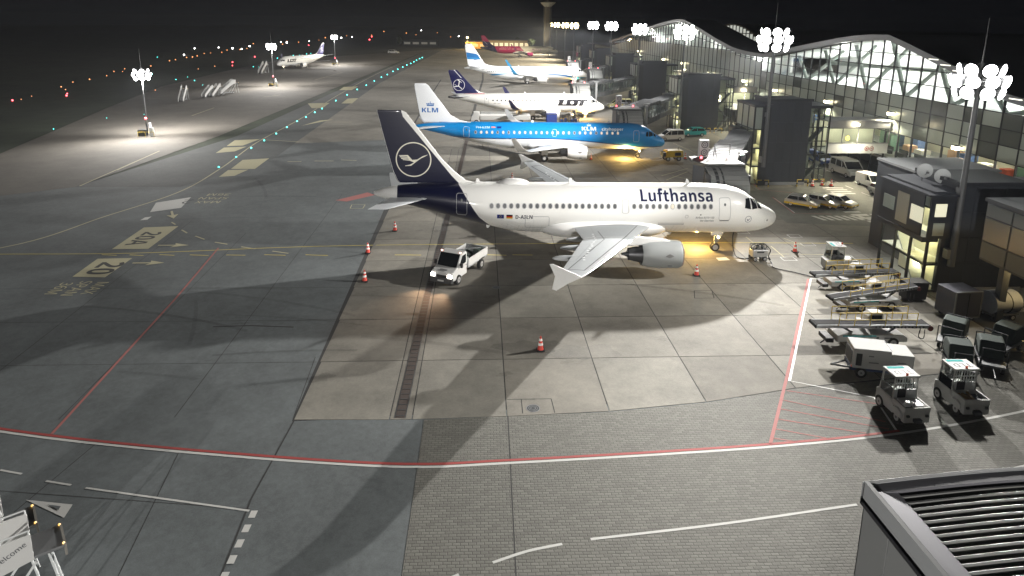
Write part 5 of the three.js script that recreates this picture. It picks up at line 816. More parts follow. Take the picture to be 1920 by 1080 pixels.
// control tower and far buildings
{
  const t = thing('control_tower', 'tall control tower cut by the top edge at the end of the row', 'control tower', 22, 0, -435);
  part('shaft', cyl(2.6, 2.2, 31, 0, 0, 0, 20), std(0.32, 0.3, 0.25, 0.7), t); part('collar', cyl(2.4, 5.6, 3, 0, 30, 0, 20), M.pale, t); part('cab_glass', cyl(5, 6, 3.4, 0, 33.5, 0, 16), M.carGlass, t); part('cab_roof', cyl(6.4, 6.2, 0.8, 0, 36.9, 0, 16), M.pale, t);
  part('shaft_rib', [0, 1, 2, 3, 4, 5].map((i) => box(0.4, 31, 0.4, Math.cos(i * 1.05) * 2.7, 15.5, Math.sin(i * 1.05) * 2.7)), M.grey, t); lamp('spot', [1, 0.8, 0.5], 420, 16, 1, -427, 22, 22, -435, 0.6, 0.6, scene, 8);
  const g = thing('ground_floodlight', 'small floodlight at the foot of the control tower', 'floodlight', 16, 0, -427); part('housing', rbox(0.6, 0.5, 0.4, 0, 0.5, 0, 0.05), M.steel, g); part('lens', rbox(0.5, 0.4, 0.06, 0.02, 0.6, -0.24, 0.02), sodium, g);
  const farB = (x, z, w, h, d, label, m, nwin, wm) => { const b = thing('distant_building', label, 'building', x, 0, z); part('wall', box(w, h, d, 0, h / 2, 0), m, b); part('roof', box(w + 1, 0.5, d + 1, 0, h + 0.25, 0), M.slate, b); for (let i = 0; i < nwin; i++) part('window', box(w / nwin * 0.7, h * 0.42, 0.1, -w / 2 + (i + 0.5) * w / nwin, h * 0.48, d / 2 + 0.06), wm, b); };
  farB(-6, -470, 34, 6, 14, 'long low building with a lit window row beyond the purple jet', std(0.3, 0.24, 0.14, 0.8), 9, glow(1, 0.8, 0.45, 0.9));
  farB(-29, -462, 15, 5, 12, 'small building lit orange behind the purple jet tail', std(0.6, 0.35, 0.08, 0.8), 3, glow(1, 0.5, 0.1, 0.6)); 
  const f = thing('street_lamp', 'orange lamp post in front of the small orange building', 'street lamp', -35, 0, -450); part('pole', cyl(0.2, 0.12, 8, 0, 0, 0, 8), M.steel, f); part('lamp_head', new THREE.SphereGeometry(0.7, 12, 8).translate(0, 8.2, 0), glow(1, 0.75, 0.4, 14), f); lamp('point', [1, 0.6, 0.2], 900, -34, 7.5, -449, 0, 0, 0, 0, 0, scene, 30);
  farB(-75, -520, 28, 4, 8, 'dim hangar on the left horizon under a single lamp', M.slate, 4, glow(0.8, 0.8, 0.7, 0.1));
  farB(48, -290, 26, 8, 80, 'low lit wing of the terminal beyond the second wave', std(0.12, 0.13, 0.12, 0.6), 6, glow(1, 0.92, 0.7, 0.5));
  for (let i = 0; i < 5; i++) { const c = thing('distant_tree', ['dark rounded tree right of the small orange building', 'low dark tree behind the orange building', 'dark tree beside the control tower foot', 'dark tree between the long building and the tower', 'dark tree at the left of the distant hangar'][i], 'tree', [-22, -36, 12, 3, -92][i], 0, [-468, -476, -452, -482, -515][i]); const l = []; for (let k = 0; k < 60; k++) { const th = rnd() * 6.28, u = rnd() * 2 - 1, r = 2.6 * Math.cbrt(rnd()); l.push(new THREE.IcosahedronGeometry(0.5 + rnd() * 0.6, 0).translate(r * Math.cos(th) * Math.sqrt(1 - u * u), 4.6 + r * u * 1.1, r * Math.sin(th) * Math.sqrt(1 - u * u))); } part('crown', l, std(0.03, 0.045, 0.02, 1), c); part('trunk', cyl(0.3, 0.2, 3, 0, 0, 0, 8), std(0.06, 0.045, 0.03, 1), c); }
}
// ---------------------------------------------------------------- near roof in the lower right corner
{
  const t = thing('ribbed_roof_building', 'grey building with a curved dark ribbed roof in the lower right corner', 'building', 0, 0, 0);
  const y = 9, A = [-16.4, 41.55], zB = 47.5, xE = -7;          // corner of the roof and its extent
  const w = 0.32, bow = (x) => 0.30 * Math.sin(Math.min(1, (x - A[0]) / 9) * Math.PI);
  const mk = (x0, x1, z0, z1, yy, th, m, name, n = 18) => { const s = []; for (let i = 0; i <= n; i++) { const x = x0 + (x1 - x0) * i / n; s.push([x, yy + bow(x)]); } for (let i = n; i >= 0; i--) { const x = x0 + (x1 - x0) * i / n; s.push([x, yy + bow(x) - th]); } return part(name, extrude(s, z1 - z0, 0.01, 0, 0, (z0 + z1) / 2), m, t); };
  part('wall', [box(0.3, y - 0.1, zB - A[1], A[0] + 0.15, (y - 0.1) / 2, (A[1] + zB) / 2), box(xE - A[0], y - 0.1, 0.3, (A[0] + xE) / 2, (y - 0.1) / 2, A[1] + 0.15)], std(0.16, 0.165, 0.165, 0.7), t);
  for (let i = 0; i < 7; i++) part('wall_panel', box(0.04, y - 0.7, 0.92, A[0] - 0.02, (y - 0.3) / 2, A[1] + 0.55 + i * 0.95), std(0.19 + 0.012 * (i % 3), 0.195 + 0.012 * (i % 3), 0.195 + 0.012 * (i % 3), 0.65), t);
  mk(A[0] - 0.06, xE, A[1] - 0.06, zB, y - 0.35, 0.2, std(0.012, 0.012, 0.018, 0.5), 'roof_deck');
  mk(A[0] - 0.06, xE, A[1] - 0.06, A[1] + 0.04, y, 0.5, M.grey, 'parapet'); mk(A[0] + 0.1, xE, A[1] + 0.06, A[1] + 0.34, y - 0.02, 0.3, std(0.2, 0.2, 0.22, 0.5, 0.3), 'flashing');
  part('parapet', [box(0.1, 0.5, zB - A[1], A[0] - 0.01, y - 0.2, (A[1] + zB) / 2)], M.grey, t);
  part('flashing', [box(0.42, 0.06, zB - A[1] - 0.3, A[0] + 0.3, y - 0.03, (A[1] + zB) / 2 + 0.15)], std(0.42, 0.42, 0.46, 0.4, 0.4), t);
  for (let i = 0; i < 30; i++) { const z = A[1] + 0.45 + i * 0.19; mk(A[0] + 0.5, xE, z, z + 0.055, y - 0.05, 0.3, std(0.34, 0.345, 0.34, 0.4, 0.4), 'roof_rib'); }
  const a = thing('roof_ladder_unit', 'small black louvred unit on the wall at the bottom edge', 'vent', A[0] - 0.5, 0, 43.6); for (let i = 0; i < 5; i++) part('louvre', rbox(0.9, 0.06, 0.5, 0, 3.5 + i * 0.16, 0, 0.02), M.black, a); part('casing', rbox(0.8, 3.4, 0.45, 0, 1.75, 0, 0.05), M.black, a);
}
// ---------------------------------------------------------------- vehicles and equipment
const head = (dx, dz) => Math.atan2(-dz, dx);
function wheels(t, xs, zw, r, w, m = M.tyre) { for (const x of xs) for (const s of [1, -1]) { const y = part('wheel', wheelGeo(r, w, x, r, s * zw, 22), m, t); part('rim', wheelGeo(r * 0.58, w + 0.02, x, r, s * zw, 16), M.rim, y); part('hub', wheelGeo(r * 0.2, w + 0.05, x, r, s * zw, 10), M.steel, y); } }
// body outline along x (front at +x), glass outline, roof
function car(label, category, name, x, z, ry, o, group) {
  const t = thing(name, label, category, x, 0.03, z, ry, group), W = o.w ?? 1.75;
  part('body', extrude(o.body, W, 0.09), o.paint, t);
  if (o.lower) part('lower_panel', extrude(o.lower, W + 0.02, 0.05), o.lowerPaint, t);
  part('cabin_glass', extrude(o.cabin, W - 0.2, 0.1), M.carGlass, t);
  part('roof_panel', extrude(o.roof, W - 0.22, 0.05), o.paint, t);
  for (const s of [1, -1]) for (const [a, b, c, d] of o.pillars) part('pillar', beam([a, b, s * (W / 2 - 0.09)], [c, d, s * (W / 2 - 0.12)], 0.05, 0.1), o.paint, t);
  const L = o.len; wheels(t, [L * 0.31, -L * 0.3], W / 2 - 0.1, o.wr ?? 0.31, 0.2);
  for (const s of [1, -1]) { part('headlight', rbox(0.1, 0.14, 0.36, L / 2 - 0.1, o.hy ?? 0.66, s * (W / 2 - 0.28), 0.04), M.pale, t); part('tail_light', rbox(0.08, 0.2, 0.2, -L / 2 + 0.06, (o.hy ?? 0.66) + 0.12, s * (W / 2 - 0.16), 0.03), std(0.3, 0.01, 0.01, 0.3), t); part('door_mirror', rbox(0.12, 0.13, 0.2, L * 0.2, o.my ?? 0.98, s * (W / 2 + 0.08), 0.04), o.paint, t); }
  part('bumper', [rbox(0.14, 0.2, W - 0.2, L / 2 - 0.02, 0.38, 0, 0.05), rbox(0.14, 0.2, W - 0.2, -L / 2 + 0.02, 0.4, 0, 0.05)], M.darkSteel, t); part('number_plate', [box(0.02, 0.1, 0.42, L / 2 + 0.06, 0.42, 0), box(0.02, 0.1, 0.42, -L / 2 - 0.06, 0.5, 0)], M.white, t);
  if (o.scale) t.scale.setScalar(o.scale); return t;
}
const hatch = { len: 4.1, body: [[-2.05, 0.3], [-2.05, 0.85], [-1.9, 0.98], [0.95, 0.96], [1.7, 0.8], [2.02, 0.62], [2.05, 0.3]], cabin: [[-1.85, 0.95], [-1.5, 1.42], [0.2, 1.46], [1.0, 0.94]], roof: [[-1.62, 1.4], [-1.5, 1.46], [0.15, 1.5], [0.3, 1.42]], pillars: [[1.0, 0.95, 0.22, 1.45], [-0.35, 0.95, -0.4, 1.46], [-1.85, 0.95, -1.5, 1.44]] };
const vanS = { len: 4.4, body: [[-2.2, 0.3], [-2.2, 1.0], [1.3, 1.02], [2.0, 0.85], [2.2, 0.6], [2.2, 0.3]], cabin: [[-2.1, 1.0], [-2.0, 1.72], [0.45, 1.75], [1.35, 1.0]], roof: [[-2.1, 1.68], [-2.0, 1.8], [0.4, 1.84], [0.6, 1.68]], pillars: [[1.35, 1.0, 0.48, 1.74], [0.25, 1, 0.15, 1.75], [-0.9, 1, -0.9, 1.75], [-2.12, 1, -2.02, 1.74]], hy: 0.8, my: 1.1 };
const panelVan = { ...vanS, cabin: [[0.15, 1.02], [0.12, 1.72], [0.45, 1.72], [1.35, 1.0]], body: [[-2.2, 0.3], [-2.2, 1.6], [-2.05, 1.8], [0.1, 1.84], [0.2, 1.02], [1.3, 1.02], [2.0, 0.85], [2.2, 0.6], [2.2, 0.3]] };
const silverYellow = { ...hatch, paint: M.silver, lowerPaint: M.vYellow, lower: [[-2.06, 0.32], [-2.06, 0.6], [2.06, 0.58], [2.06, 0.32]], scale: 0.82 };
car('left of three silver and yellow apron cars by the zebra crossing', 'car', 'apron_car', 9.3, -14.2, head(0.75, 0.66), silverYellow);
car('middle of three silver and yellow apron cars by the zebra crossing', 'car', 'apron_car', 11.6, -14.3, head(0.66, 0.75), silverYellow);
car('right of three silver and yellow apron cars, its yellow nose at the zebra crossing', 'car', 'apron_car', 13.4, -14.2, head(0.55, 0.83), silverYellow);
const wp = { paint: M.paintV };
car('white estate car half hidden under the glass bridge', 'car', 'parked_car', 22.4, -43.5, head(0.1, 1), { ...vanS, ...wp });
car('dark blue van parked under the glass bridge', 'van', 'parked_van', 22.4, -36.8, head(0.1, 1), { ...panelVan, paint: M.blue, len: 4.6, w: 1.95 });
car('large white minibus parked at the edge of the glass bridge', 'van', 'parked_van', 22.3, -29.2, head(0.05, 1), { ...vanS, ...wp, w: 2, scale: 1.15 });
car('small white panel van parked on the service road', 'van', 'parked_van', 21.7, -22.8, head(0.05, 1), { ...panelVan, ...wp, scale: 0.9 });
car('small white hatchback parked last behind the near pier', 'car', 'parked_car', 20.6, -18.2, head(0.05, 1), { ...hatch, ...wp, scale: 0.92 });
car('white passenger van parked by the blue KLM jet nose', 'van', 'parked_van', 6.6, -56.2, head(-1, 0.15), { ...vanS, ...wp, scale: 0.98 });
car('low teal car parked at the foot of the second dark pier', 'car', 'parked_car', 11.8, -60.5, head(-1, 0.1), { ...hatch, paint: M.teal });
car('pale yellow van parked behind the boarding bridge of the LOT jet', 'van', 'parked_van', 6.5, -98.5, head(-1, 0.05), { ...vanS, paint: std(0.55, 0.5, 0.2, 0.5), scale: 1.25 });
car('car with lights on far out on the dark taxiway', 'car', 'parked_car', -77.8, -364.5, head(1, 0.2), { ...hatch, paint: M.white, scale: 1.6 });
// flatbed truck with its headlights on
{
  const t = thing('flatbed_truck', 'white flatbed truck with headlights on beside the drain', 'truck', -26.55, 0.03, 4.75, head(-0.45, 0.89));
  part('cab', extrude([[0.75, 0.55], [0.72, 2.05], [0.85, 2.2], [1.6, 2.16], [2.2, 1.3], [2.95, 1.08], [3.05, 0.9], [3.05, 0.42], [0.75, 0.42]], 1.85, 0.1), M.paintV, t);
  part('windscreen', extrude([[1.6, 2.12], [1.67, 2.14], [2.27, 1.32], [2.2, 1.28]], 1.62, 0.02), M.carGlass, t);
  for (const s of [1, -1]) { part('side_window', extrude([[0.95, 1.35], [0.95, 2.02], [1.5, 2.02], [2.0, 1.36]], 0.04, 0.01, 0, 0, s * 0.915), M.carGlass, t); part('door_mirror', rbox(0.18, 0.34, 0.2, 1.95, 1.42, s * 1.1, 0.04), M.black, t); part('door_handle', rbox(0.14, 0.04, 0.04, 0.95, 1.15, s * 0.935, 0.01), M.darkSteel, t); }
  part('bumper', rbox(0.25, 0.42, 1.86, 3.02, 0.5, 0, 0.06), std(0.05, 0.05, 0.052, 0.6), t); part('grille', box(0.06, 0.2, 0.85, 3.06, 0.8, 0), M.black, t); part('number_plate', box(0.03, 0.11, 0.5, 3.16, 0.5, 0), M.paintV, t); part('bonnet_print', box(0.16, 0.01, 0.6, 2.72, 1.19, 0, 0, -0.3), M.steel, t);
  for (const s of [1, -1]) { part('headlight', rbox(0.1, 0.22, 0.34, 3.06, 0.86, s * 0.7, 0.05), glow(1, 0.93, 0.85, 30), t); part('roof_beacon', rbox(0.1, 0.08, 0.14, 1.55, 2.24, s * 0.78, 0.02), glow(1, 0.5, 0.4, 4), t); }
  for (const [z] of [[-0.2], [0.05], [0.55]]) part('glowing_hi_vis_strip', box(0.02, 0.22, 0.06, 1.78, 1.62, z), glow(0.9, 1, 0.7, 0.6), t);  // strips glow by themselves: the light on them is put into the material
  part('load_bed', box(3.2, 0.14, 1.9, -1.0, 0.85, 0), M.grey, t);
  for (const s of [1, -1]) part('side_board', rbox(3.2, 0.62, 0.06, -1.0, 1.2, s * 0.96, 0.02), M.paintV, t);
  part('tail_board', rbox(0.06, 0.62, 1.9, -2.6, 1.2, 0, 0.02), M.pale, t); part('head_board', rbox(0.06, 0.75, 1.9, 0.6, 1.28, 0, 0.02), M.pale, t);
  part('cable_drum', [rbox(0.9, 0.4, 0.8, -0.2, 1.15, -0.25, 0.06), new THREE.TorusGeometry(0.42, 0.09, 8, 20).rotateX(1.2).translate(-1.3, 1.2, 0.2), rbox(0.6, 0.5, 0.5, -2, 1.2, -0.4, 0.05), rbox(0.5, 0.75, 0.5, 0.2, 1.4, 0.4, 0.1)], std(0.03, 0.045, 0.035, 0.7), t);
  part('load_bars', [bar([-2.4, 1.45, 0.5], [0.2, 1.5, 0.3], 0.04), bar([-2.2, 1.5, -0.6], [-0.6, 1.62, 0.6], 0.03)], M.steel, t); part('chassis', box(4.6, 0.2, 0.8, -0.1, 0.62, 0), M.black, t);
  wheels(t, [2.15, -1.6], 0.85, 0.37, 0.26); part('mudguard', [box(0.9, 0.06, 0.3, -1.6, 0.82, 0.85), box(0.9, 0.06, 0.3, -1.6, 0.82, -0.85)], M.black, t);
  t.updateMatrixWorld(); for (const s of [1, -1]) { const a = V(3.2, 0.86, s * 0.7).applyMatrix4(t.matrixWorld), b = V(8.0, 0, s * 0.9).applyMatrix4(t.matrixWorld); lamp('spot', [1, 0.62, 0.36], 60, a.x, a.y, a.z, b.x, 0, b.z, 0.62, 0.9, scene, 4); }
}
// traffic cones
const cone = (() => {
  const t = thing('traffic_cone', 'red and white traffic cone on the concrete near the right engine', 'traffic cone', -8.5, 0, 5.8, 0);
  t.position.set(-8.4, 0.03, 5.7);
  part('base', rbox(0.42, 0.06, 0.42, 0, 0.03, 0, 0.02), M.rubber, t);
  part('body', new THREE.CylinderGeometry(0.035, 0.16, 0.72, 20).translate(0, 0.42, 0), std(0.6, 0.06, 0.04, 0.5), t);
  for (const [y, h, r] of [[0.36, 0.12, 0.128], [0.6, 0.1, 0.088]]) part('white_band', new THREE.CylinderGeometry(r - 0.02, r + 0.006, h, 20).translate(0, y, 0), std(0.8, 0.8, 0.78, 0.4), t);
  t.scale.setScalar(1.15); return t;
})();
for (const [p, l] of [[[-21.5, 17.6], 'traffic cone standing alone in the wing shadow in front'], [[-33.7, 6.3], 'traffic cone left of the flatbed truck, nearest of three at the tail'], [[-34.5, -0.1], 'traffic cone on the concrete edge below the tailplane'], [[-33.0, -6.3], 'traffic cone under the dark tail of the Lufthansa jet'], [[1.8, 0.4], 'traffic cone right of the grey ground power cart'], [[-9.4, -39.6], 'traffic cone under the blue jet between engine and nose wheel'], [[8.2, -58.3], 'traffic cone in front of the white passenger van'], [[4.3, -40], 'traffic cone right of the yellow power unit'], [[14.8, -23.2], 'left cone of three by the stair tower'], [[16.2, -23.6], 'middle cone of three by the stair tower'], [[17.1, -23.2], 'right cone of three by the stair tower'], [[-21.2, -27], 'traffic cone seen just above the Lufthansa fuselage']]) copy(cone, p[0], 0.03, p[1], 0, l);
// ground power cart and its cable
{
  const t = thing('ground_power_cart', 'small grey ground power cart with hoses beside the jet nose wheel', 'power cart', -2.2, 0.03, 2.3, 0.05);
  part('housing', rbox(1.3, 0.62, 0.8, 0, 0.66, 0, 0.06), M.silver, t); part('label_plate', box(0.6, 0.12, 0.02, 0, 0.78, 0.41), M.darkSteel, t); part('top_frame', [bar([-0.6, 0.95, 0.35], [-0.6, 1.3, 0.35], 0.03), bar([0.6, 0.95, 0.35], [0.6, 1.3, 0.35], 0.03), bar([-0.6, 0.95, -0.35], [-0.6, 1.3, -0.35], 0.03), bar([0.6, 0.95, -0.35], [0.6, 1.3, -0.35], 0.03), bar([-0.6, 1.3, 0.35], [0.6, 1.3, 0.35], 0.03), bar([-0.6, 1.3, -0.35], [0.6, 1.3, -0.35], 0.03), ...[0, 1, 2, 3].map((i) => new THREE.TorusGeometry(0.22, 0.05, 6, 14).rotateY(i).translate(-0.45 + i * 0.3, 1.12, 0))], M.darkSteel, t);
  part('side_coil', [tube([[0.66, 1.2, 0.3], [0.85, 0.9, 0.35], [0.75, 0.4, 0.3], [0.9, 0.1, 0.4]], 0.04)], M.black, t); wheels(t, [0.42, -0.42], 0.36, 0.2, 0.13); part('tow_bar', bar([-0.65, 0.3, 0], [-1.25, 0.12, 0.1], 0.03), M.steel, t);
  const c = thing('power_cable', 'black cable hanging from the jet nose to the grey power cart', 'cable', 0, 0, 0); part('cable_run', tube([[-3.5, 2.0, 0.2], [-3.75, 1.5, 0.5], [-3.85, 0.5, 1.2], [-3.75, 0.1, 1.7], [-3.1, 0.1, 2.2], [-2.7, 0.3, 2.4]], 0.045), M.black, c); part('plug', rbox(0.25, 0.2, 0.2, -3.5, 2.0, 0.2, 0.04), M.darkSteel, c);
  tag(part('power_cable_001', tube([[-1.5, 0.3, 2.6], [-1.4, 0.07, 3.2], [-1.7, 0.07, 4.2], [-0.5, 0.07, 5.3], [1, 0.07, 6.7], [1.6, 0.07, 6.8]], 0.035, 60), M.black, scene), 'long black cable running over the ground towards the belt loaders', 'cable');
}
// unseen warm lamps, placed to light the ground under the noses
for (const [x, z, i] of [[-8.6, -1.6, 300], [-6.5, -41.2, 340], [-6, -82.6, 300], [3, -163.8, 500]]) lamp('point', [1, 0.62, 0.17], i / 2.6, x + 2.2, 1.2, z + 0.9, 0, 0, 0, 0, 0, scene, 6);
// yellow power unit by the blue jet
{
  const t = thing('power_unit', 'yellow wheeled power unit beside the blue jet nose wheel', 'power unit', 2.1, 0.03, -39.2, 0.1);
  part('housing', extrude([[-1.1, 0.55], [-1.1, 1.35], [-0.9, 1.5], [1.35, 1.5], [1.4, 0.55]], 1.5, 0.06), M.vYellow, t); part('grille', [box(0.9, 0.45, 0.03, 0.6, 1.0, 0.76), box(0.04, 0.6, 1, -1.12, 0.95, 0)], M.black, t); part('control_panel', rbox(0.5, 0.6, 1.3, -1.25, 0.95, 0, 0.05), M.darkSteel, t); part('exhaust', cyl(0.07, 0.07, 0.4, 1.0, 1.5, -0.3, 10), M.steel, t); part('beacon', cyl(0.07, 0.06, 0.14, -0.9, 1.5, 0.4, 10), M.orange, t); wheels(t, [0.8, -0.8], 0.62, 0.32, 0.2);
  tag(part(numbered('supply_cable'), tube([[0.8, 0.2, -39.6], [-0.5, 0.06, -39.9], [-2.0, 0.06, -40.6], [-2.4, 1.0, -40.9]], 0.05), M.black, scene), 'cable from the yellow power unit to the blue jet nose', 'cable');
}
// belt loaders
function beltLoader(x, z, ry, label, tilt, sc) {
  const t = thing('belt_loader', label, 'belt loader', x, 0.03, z, ry);
  part('chassis', extrude([[-2.3, 0.4], [-2.3, 0.85], [-1.9, 0.95], [2.0, 0.9], [2.3, 0.7], [2.3, 0.4]], 1.5, 0.06), M.paintV, t); part('teal_stripe', box(2.2, 0.1, 0.02, -0.9, 0.84, 0.755), std(0.05, 0.35, 0.36, 0.5), t); part('chassis_mark', [box(0.16, 0.12, 0.02, 0.3, 0.72, 0.76), box(0.5, 0.07, 0.02, 1.0, 0.7, 0.76)], M.slate, t);
  wheels(t, [1.35, -1.3], 0.68, 0.36, 0.24);
  part('cab', [extrude([[0.2, 0.9], [0.15, 1.7], [0.4, 1.95], [1.15, 1.95], [1.25, 1.3], [1.3, 0.9]], 0.72, 0.05, 0, 0, -0.7), box(0.3, 0.5, 0.6, -0.2, 1.1, -0.7)], M.paintV, t); part('cab_window', extrude([[0.3, 1.3], [0.3, 1.8], [1.05, 1.82], [1.12, 1.3]], 0.76, 0.01, 0, 0, -0.7), M.carGlass, t);
  const b = part('conveyor', [box(7.4, 0.22, 0.95, 0, 0, 0)], std(0.3, 0.31, 0.32, 0.5, 0.3), t, 0, 1.42, 0.12); b.rotation.z = tilt;
  part('belt', [box(7.3, 0.03, 0.72, 0, 0.125, 0), wheelGeo(0.13, 0.9, -3.7, 0, 0), wheelGeo(0.13, 0.9, 3.7, 0, 0)], M.belt, b); part('end_roller', [wheelGeo(0.17, 0.12, 3.8, -0.12, 0.45), wheelGeo(0.17, 0.12, 3.8, -0.12, -0.45)], std(0.12, 0.02, 0.015, 0.5), b);
  const dots = []; for (let i = 0; i < 14; i++) dots.push(new THREE.CylinderGeometry(0.06, 0.06, 0.02, 10).rotateX(Math.PI / 2).translate(0.2 + i * 0.24, -0.02, 0.485)); part('frame_holes', dots, M.darkSteel, b);
  for (const s of [1, -1]) { const r = []; for (let i = 0; i <= 5; i++) r.push(bar([-2.3 + i * 1.02, 0.08, s * 0.52], [-2.3 + i * 1.02, 0.98, s * 0.56], 0.028)); for (const y of [0.52, 0.98]) r.push(bar([-2.3, y, s * 0.55], [2.8, y, s * 0.56], 0.03)); part('guard_rail', r, M.rail, b); }
  part('lift_arm', [beam([-1, 0.8, 0.3], [-2, 1.35, 0.3], 0.12, 0.12), beam([1, 0.8, 0.3], [2, 1.5, 0.3], 0.12, 0.12)], M.darkSteel, t); part('front_bumper', [rbox(0.5, 0.3, 1.2, -2.7, 0.45, 0, 0.05), bar([-2.9, 0.5, 0.4], [-3.3, 0.25, 0.5], 0.04)], M.black, t); part('hose_loop', tube([[3.2, 1.3, 0.5], [3.1, 0.7, 0.6], [3.4, 0.6, 0.6], [3.5, 1.2, 0.5]], 0.03), M.black, t);
  t.scale.setScalar(sc); return t;
}
beltLoader(2.4, 8.4, 0.02, 'farthest of three white belt loaders with yellow rails, by the pier corner', 0.02, 0.84);
beltLoader(1.7, 12.0, 0.1, 'middle of three white belt loaders with yellow rails', 0.09, 0.84);
beltLoader(-1.5, 17.2, -0.03, 'nearest of three white belt loaders, long yellow rails, behind the white power box', 0.0, 0.92);
// air start unit
{
  const t = thing('air_start_unit', 'white box shaped power trailer between belt loader and tugs', 'trailer', -3.0, 0.03, 20.9, head(0.97, 0.25));
  part('housing', rbox(1.9, 1.15, 1.5, -0.55, 1.15, 0, 0.05), M.paintV, t); part('rear_housing', rbox(1.15, 0.95, 1.45, 0.98, 1.08, 0, 0.05), M.paintV, t); part('print', [box(0.26, 0.07, 0.02, -0.6, 1.35, 0.76), box(0.5, 0.06, 0.02, -0.45, 0.98, 0.76), box(0.4, 0.05, 0.02, 0.95, 1.1, 0.735)], M.steel, t); part('control_panel', rbox(0.3, 0.7, 0.1, -1.2, 1.1, 0.74, 0.03), M.black, t);
  part('chassis', box(3.3, 0.22, 1.2, 0.1, 0.48, 0), std(0.03, 0.05, 0.12, 0.6), t); part('side_grille', box(0.03, 0.8, 1.1, -1.52, 1.1, 0), M.darkSteel, t); wheels(t, [1.0, -1.0], 0.62, 0.3, 0.2); part('tow_bar', [bar([-1.5, 0.45, 0.4], [-2.4, 0.3, 0], 0.05), bar([-1.5, 0.45, -0.4], [-2.4, 0.3, 0], 0.05)], M.steel, t);
  part('marker_lamp', [rbox(0.06, 0.1, 0.14, -1.5, 0.62, 0.6, 0.02), rbox(0.06, 0.1, 0.14, 1.6, 0.62, 0.6, 0.02)], M.orange, t); part('roof_seam', box(0.03, 0.02, 1.4, 0.4, 1.735, 0), M.steel, t);
}
// baggage tractors
function tractor(x, z, ry, label, goods) {
  const t = thing('baggage_tractor', label, 'tractor', x, 0.03, z, ry);   // front at -x, load well at +x
  part('chassis', extrude([[-1.2, 0.3], [-1.2, 0.95], [-1.0, 1.05], [0.15, 1.05], [0.2, 0.85], [1.2, 0.85], [1.25, 0.3]], 1.4, 0.06), M.paintV, t);
  part('load_side', [box(1.0, 0.28, 0.07, 0.7, 0.97, 0.64), box(1.0, 0.28, 0.07, 0.7, 0.97, -0.64), box(0.07, 0.28, 1.34, 1.2, 0.97, 0)], M.paintV, t); part('load_floor', box(0.95, 0.03, 1.2, 0.7, 0.87, 0), M.darkSteel, t);
  for (const s of [1, -1]) part('wheel_arch', extrude([[0.3, 0.45], [0.38, 0.78], [0.72, 0.88], [1.05, 0.76], [1.14, 0.45]], 0.16, 0.03, 0, 0, s * 0.7), M.paintV, t);
  for (const b of [beam([-1.0, 1.0, 0.62], [-0.85, 2.2, 0.6], 0.07, 0.07), beam([-1.0, 1.0, -0.62], [-0.85, 2.2, -0.6], 0.07, 0.07), beam([0.12, 1.0, 0.62], [0.1, 2.2, 0.6], 0.07, 0.07), beam([0.12, 1.0, -0.62], [0.1, 2.2, -0.6], 0.07, 0.07)]) part('cab_post', b, M.paintV, t);
  part('cab_roof', rbox(1.15, 0.1, 1.38, -0.36, 2.25, 0, 0.04), M.paintV, t); part('rear_grille', [box(0.04, 0.5, 1.16, 0.13, 1.28, 0), ...[0, 1, 2, 3, 4, 5, 6, 7].map((i) => box(0.03, 0.62, 0.03, 0.12, 1.84, -0.5 + i * 0.143)), box(0.03, 0.04, 1.16, 0.12, 1.86, 0)], M.pale, t); part('windscreen', new THREE.PlaneGeometry(1.16, 1.1).rotateY(-Math.PI / 2).rotateZ(-0.12).translate(-0.94, 1.6, 0), M.glass, t);
  for (const s of [1, -1]) part('door', [box(1.0, 0.55, 0.03, -0.42, 1.3, s * 0.64)], M.carGlass, t);
  part('seat', [rbox(0.4, 0.15, 0.5, -0.1, 1.05, 0.2, 0.05), rbox(0.12, 0.5, 0.5, 0.1, 1.3, 0.2, 0.05)], M.black, t); part('steering_wheel', [new THREE.TorusGeometry(0.18, 0.02, 8, 20).rotateY(1.2).translate(-0.65, 1.3, 0.2), bar([-0.9, 1.0, 0.2], [-0.66, 1.3, 0.2], 0.02)], M.black, t);
  part('roof_print', groundText('TLD', 0, 0, 0.4, [0, 1], 0, font).translate(-0.22, 2.306, 0), M.slate, t); part('teal_panel', box(0.22, 0.008, 0.9, -0.74, 2.303, 0.1), M.tealPrint, t); part('beacon', cyl(0.06, 0.05, 0.14, 0.1, 2.3, 0.0, 10), M.orange, t);
  wheels(t, [-0.78, 0.72], 0.62, 0.33, 0.22); part('tow_hitch', [rbox(0.25, 0.2, 0.4, 1.32, 0.45, 0, 0.04), rbox(0.1, 0.12, 0.16, 1.27, 0.68, 0.5, 0.02), rbox(0.1, 0.12, 0.16, 1.27, 0.68, -0.5, 0.02)], M.darkSteel, t);
  part('load', goods === 1 ? [rbox(0.5, 0.26, 0.5, 0.55, 1.03, 0.3, 0.04), rbox(0.6, 0.22, 0.45, 0.75, 1.02, -0.25, 0.04)] : [box(0.8, 0.07, 0.12, 0.68, 0.95, 0.1, 0.2), box(0.8, 0.07, 0.12, 0.68, 1.02, 0.0, -0.2), box(0.7, 0.06, 0.12, 0.66, 0.96, 0.35, 0.1)], goods === 1 ? M.white : std(0.3, 0.2, 0.1, 0.8), t);
  t.scale.setScalar(0.95);
  return t;
}
tractor(-4.1, 24.9, head(0.02, 1), 'white baggage tractor with white boxes in its tray, on the hatched edge', 1);
tractor(-0.65, 24.3, head(-0.02, 1), 'white baggage tractor with timber in its tray, rightmost of the two', 2);
copy(scene.children.find((o) => o.name === 'baggage_tractor'), 3.2, 0.03, 4.9, head(1, 0.1), 'white baggage tractor behind the belt loaders beside the pier corner');
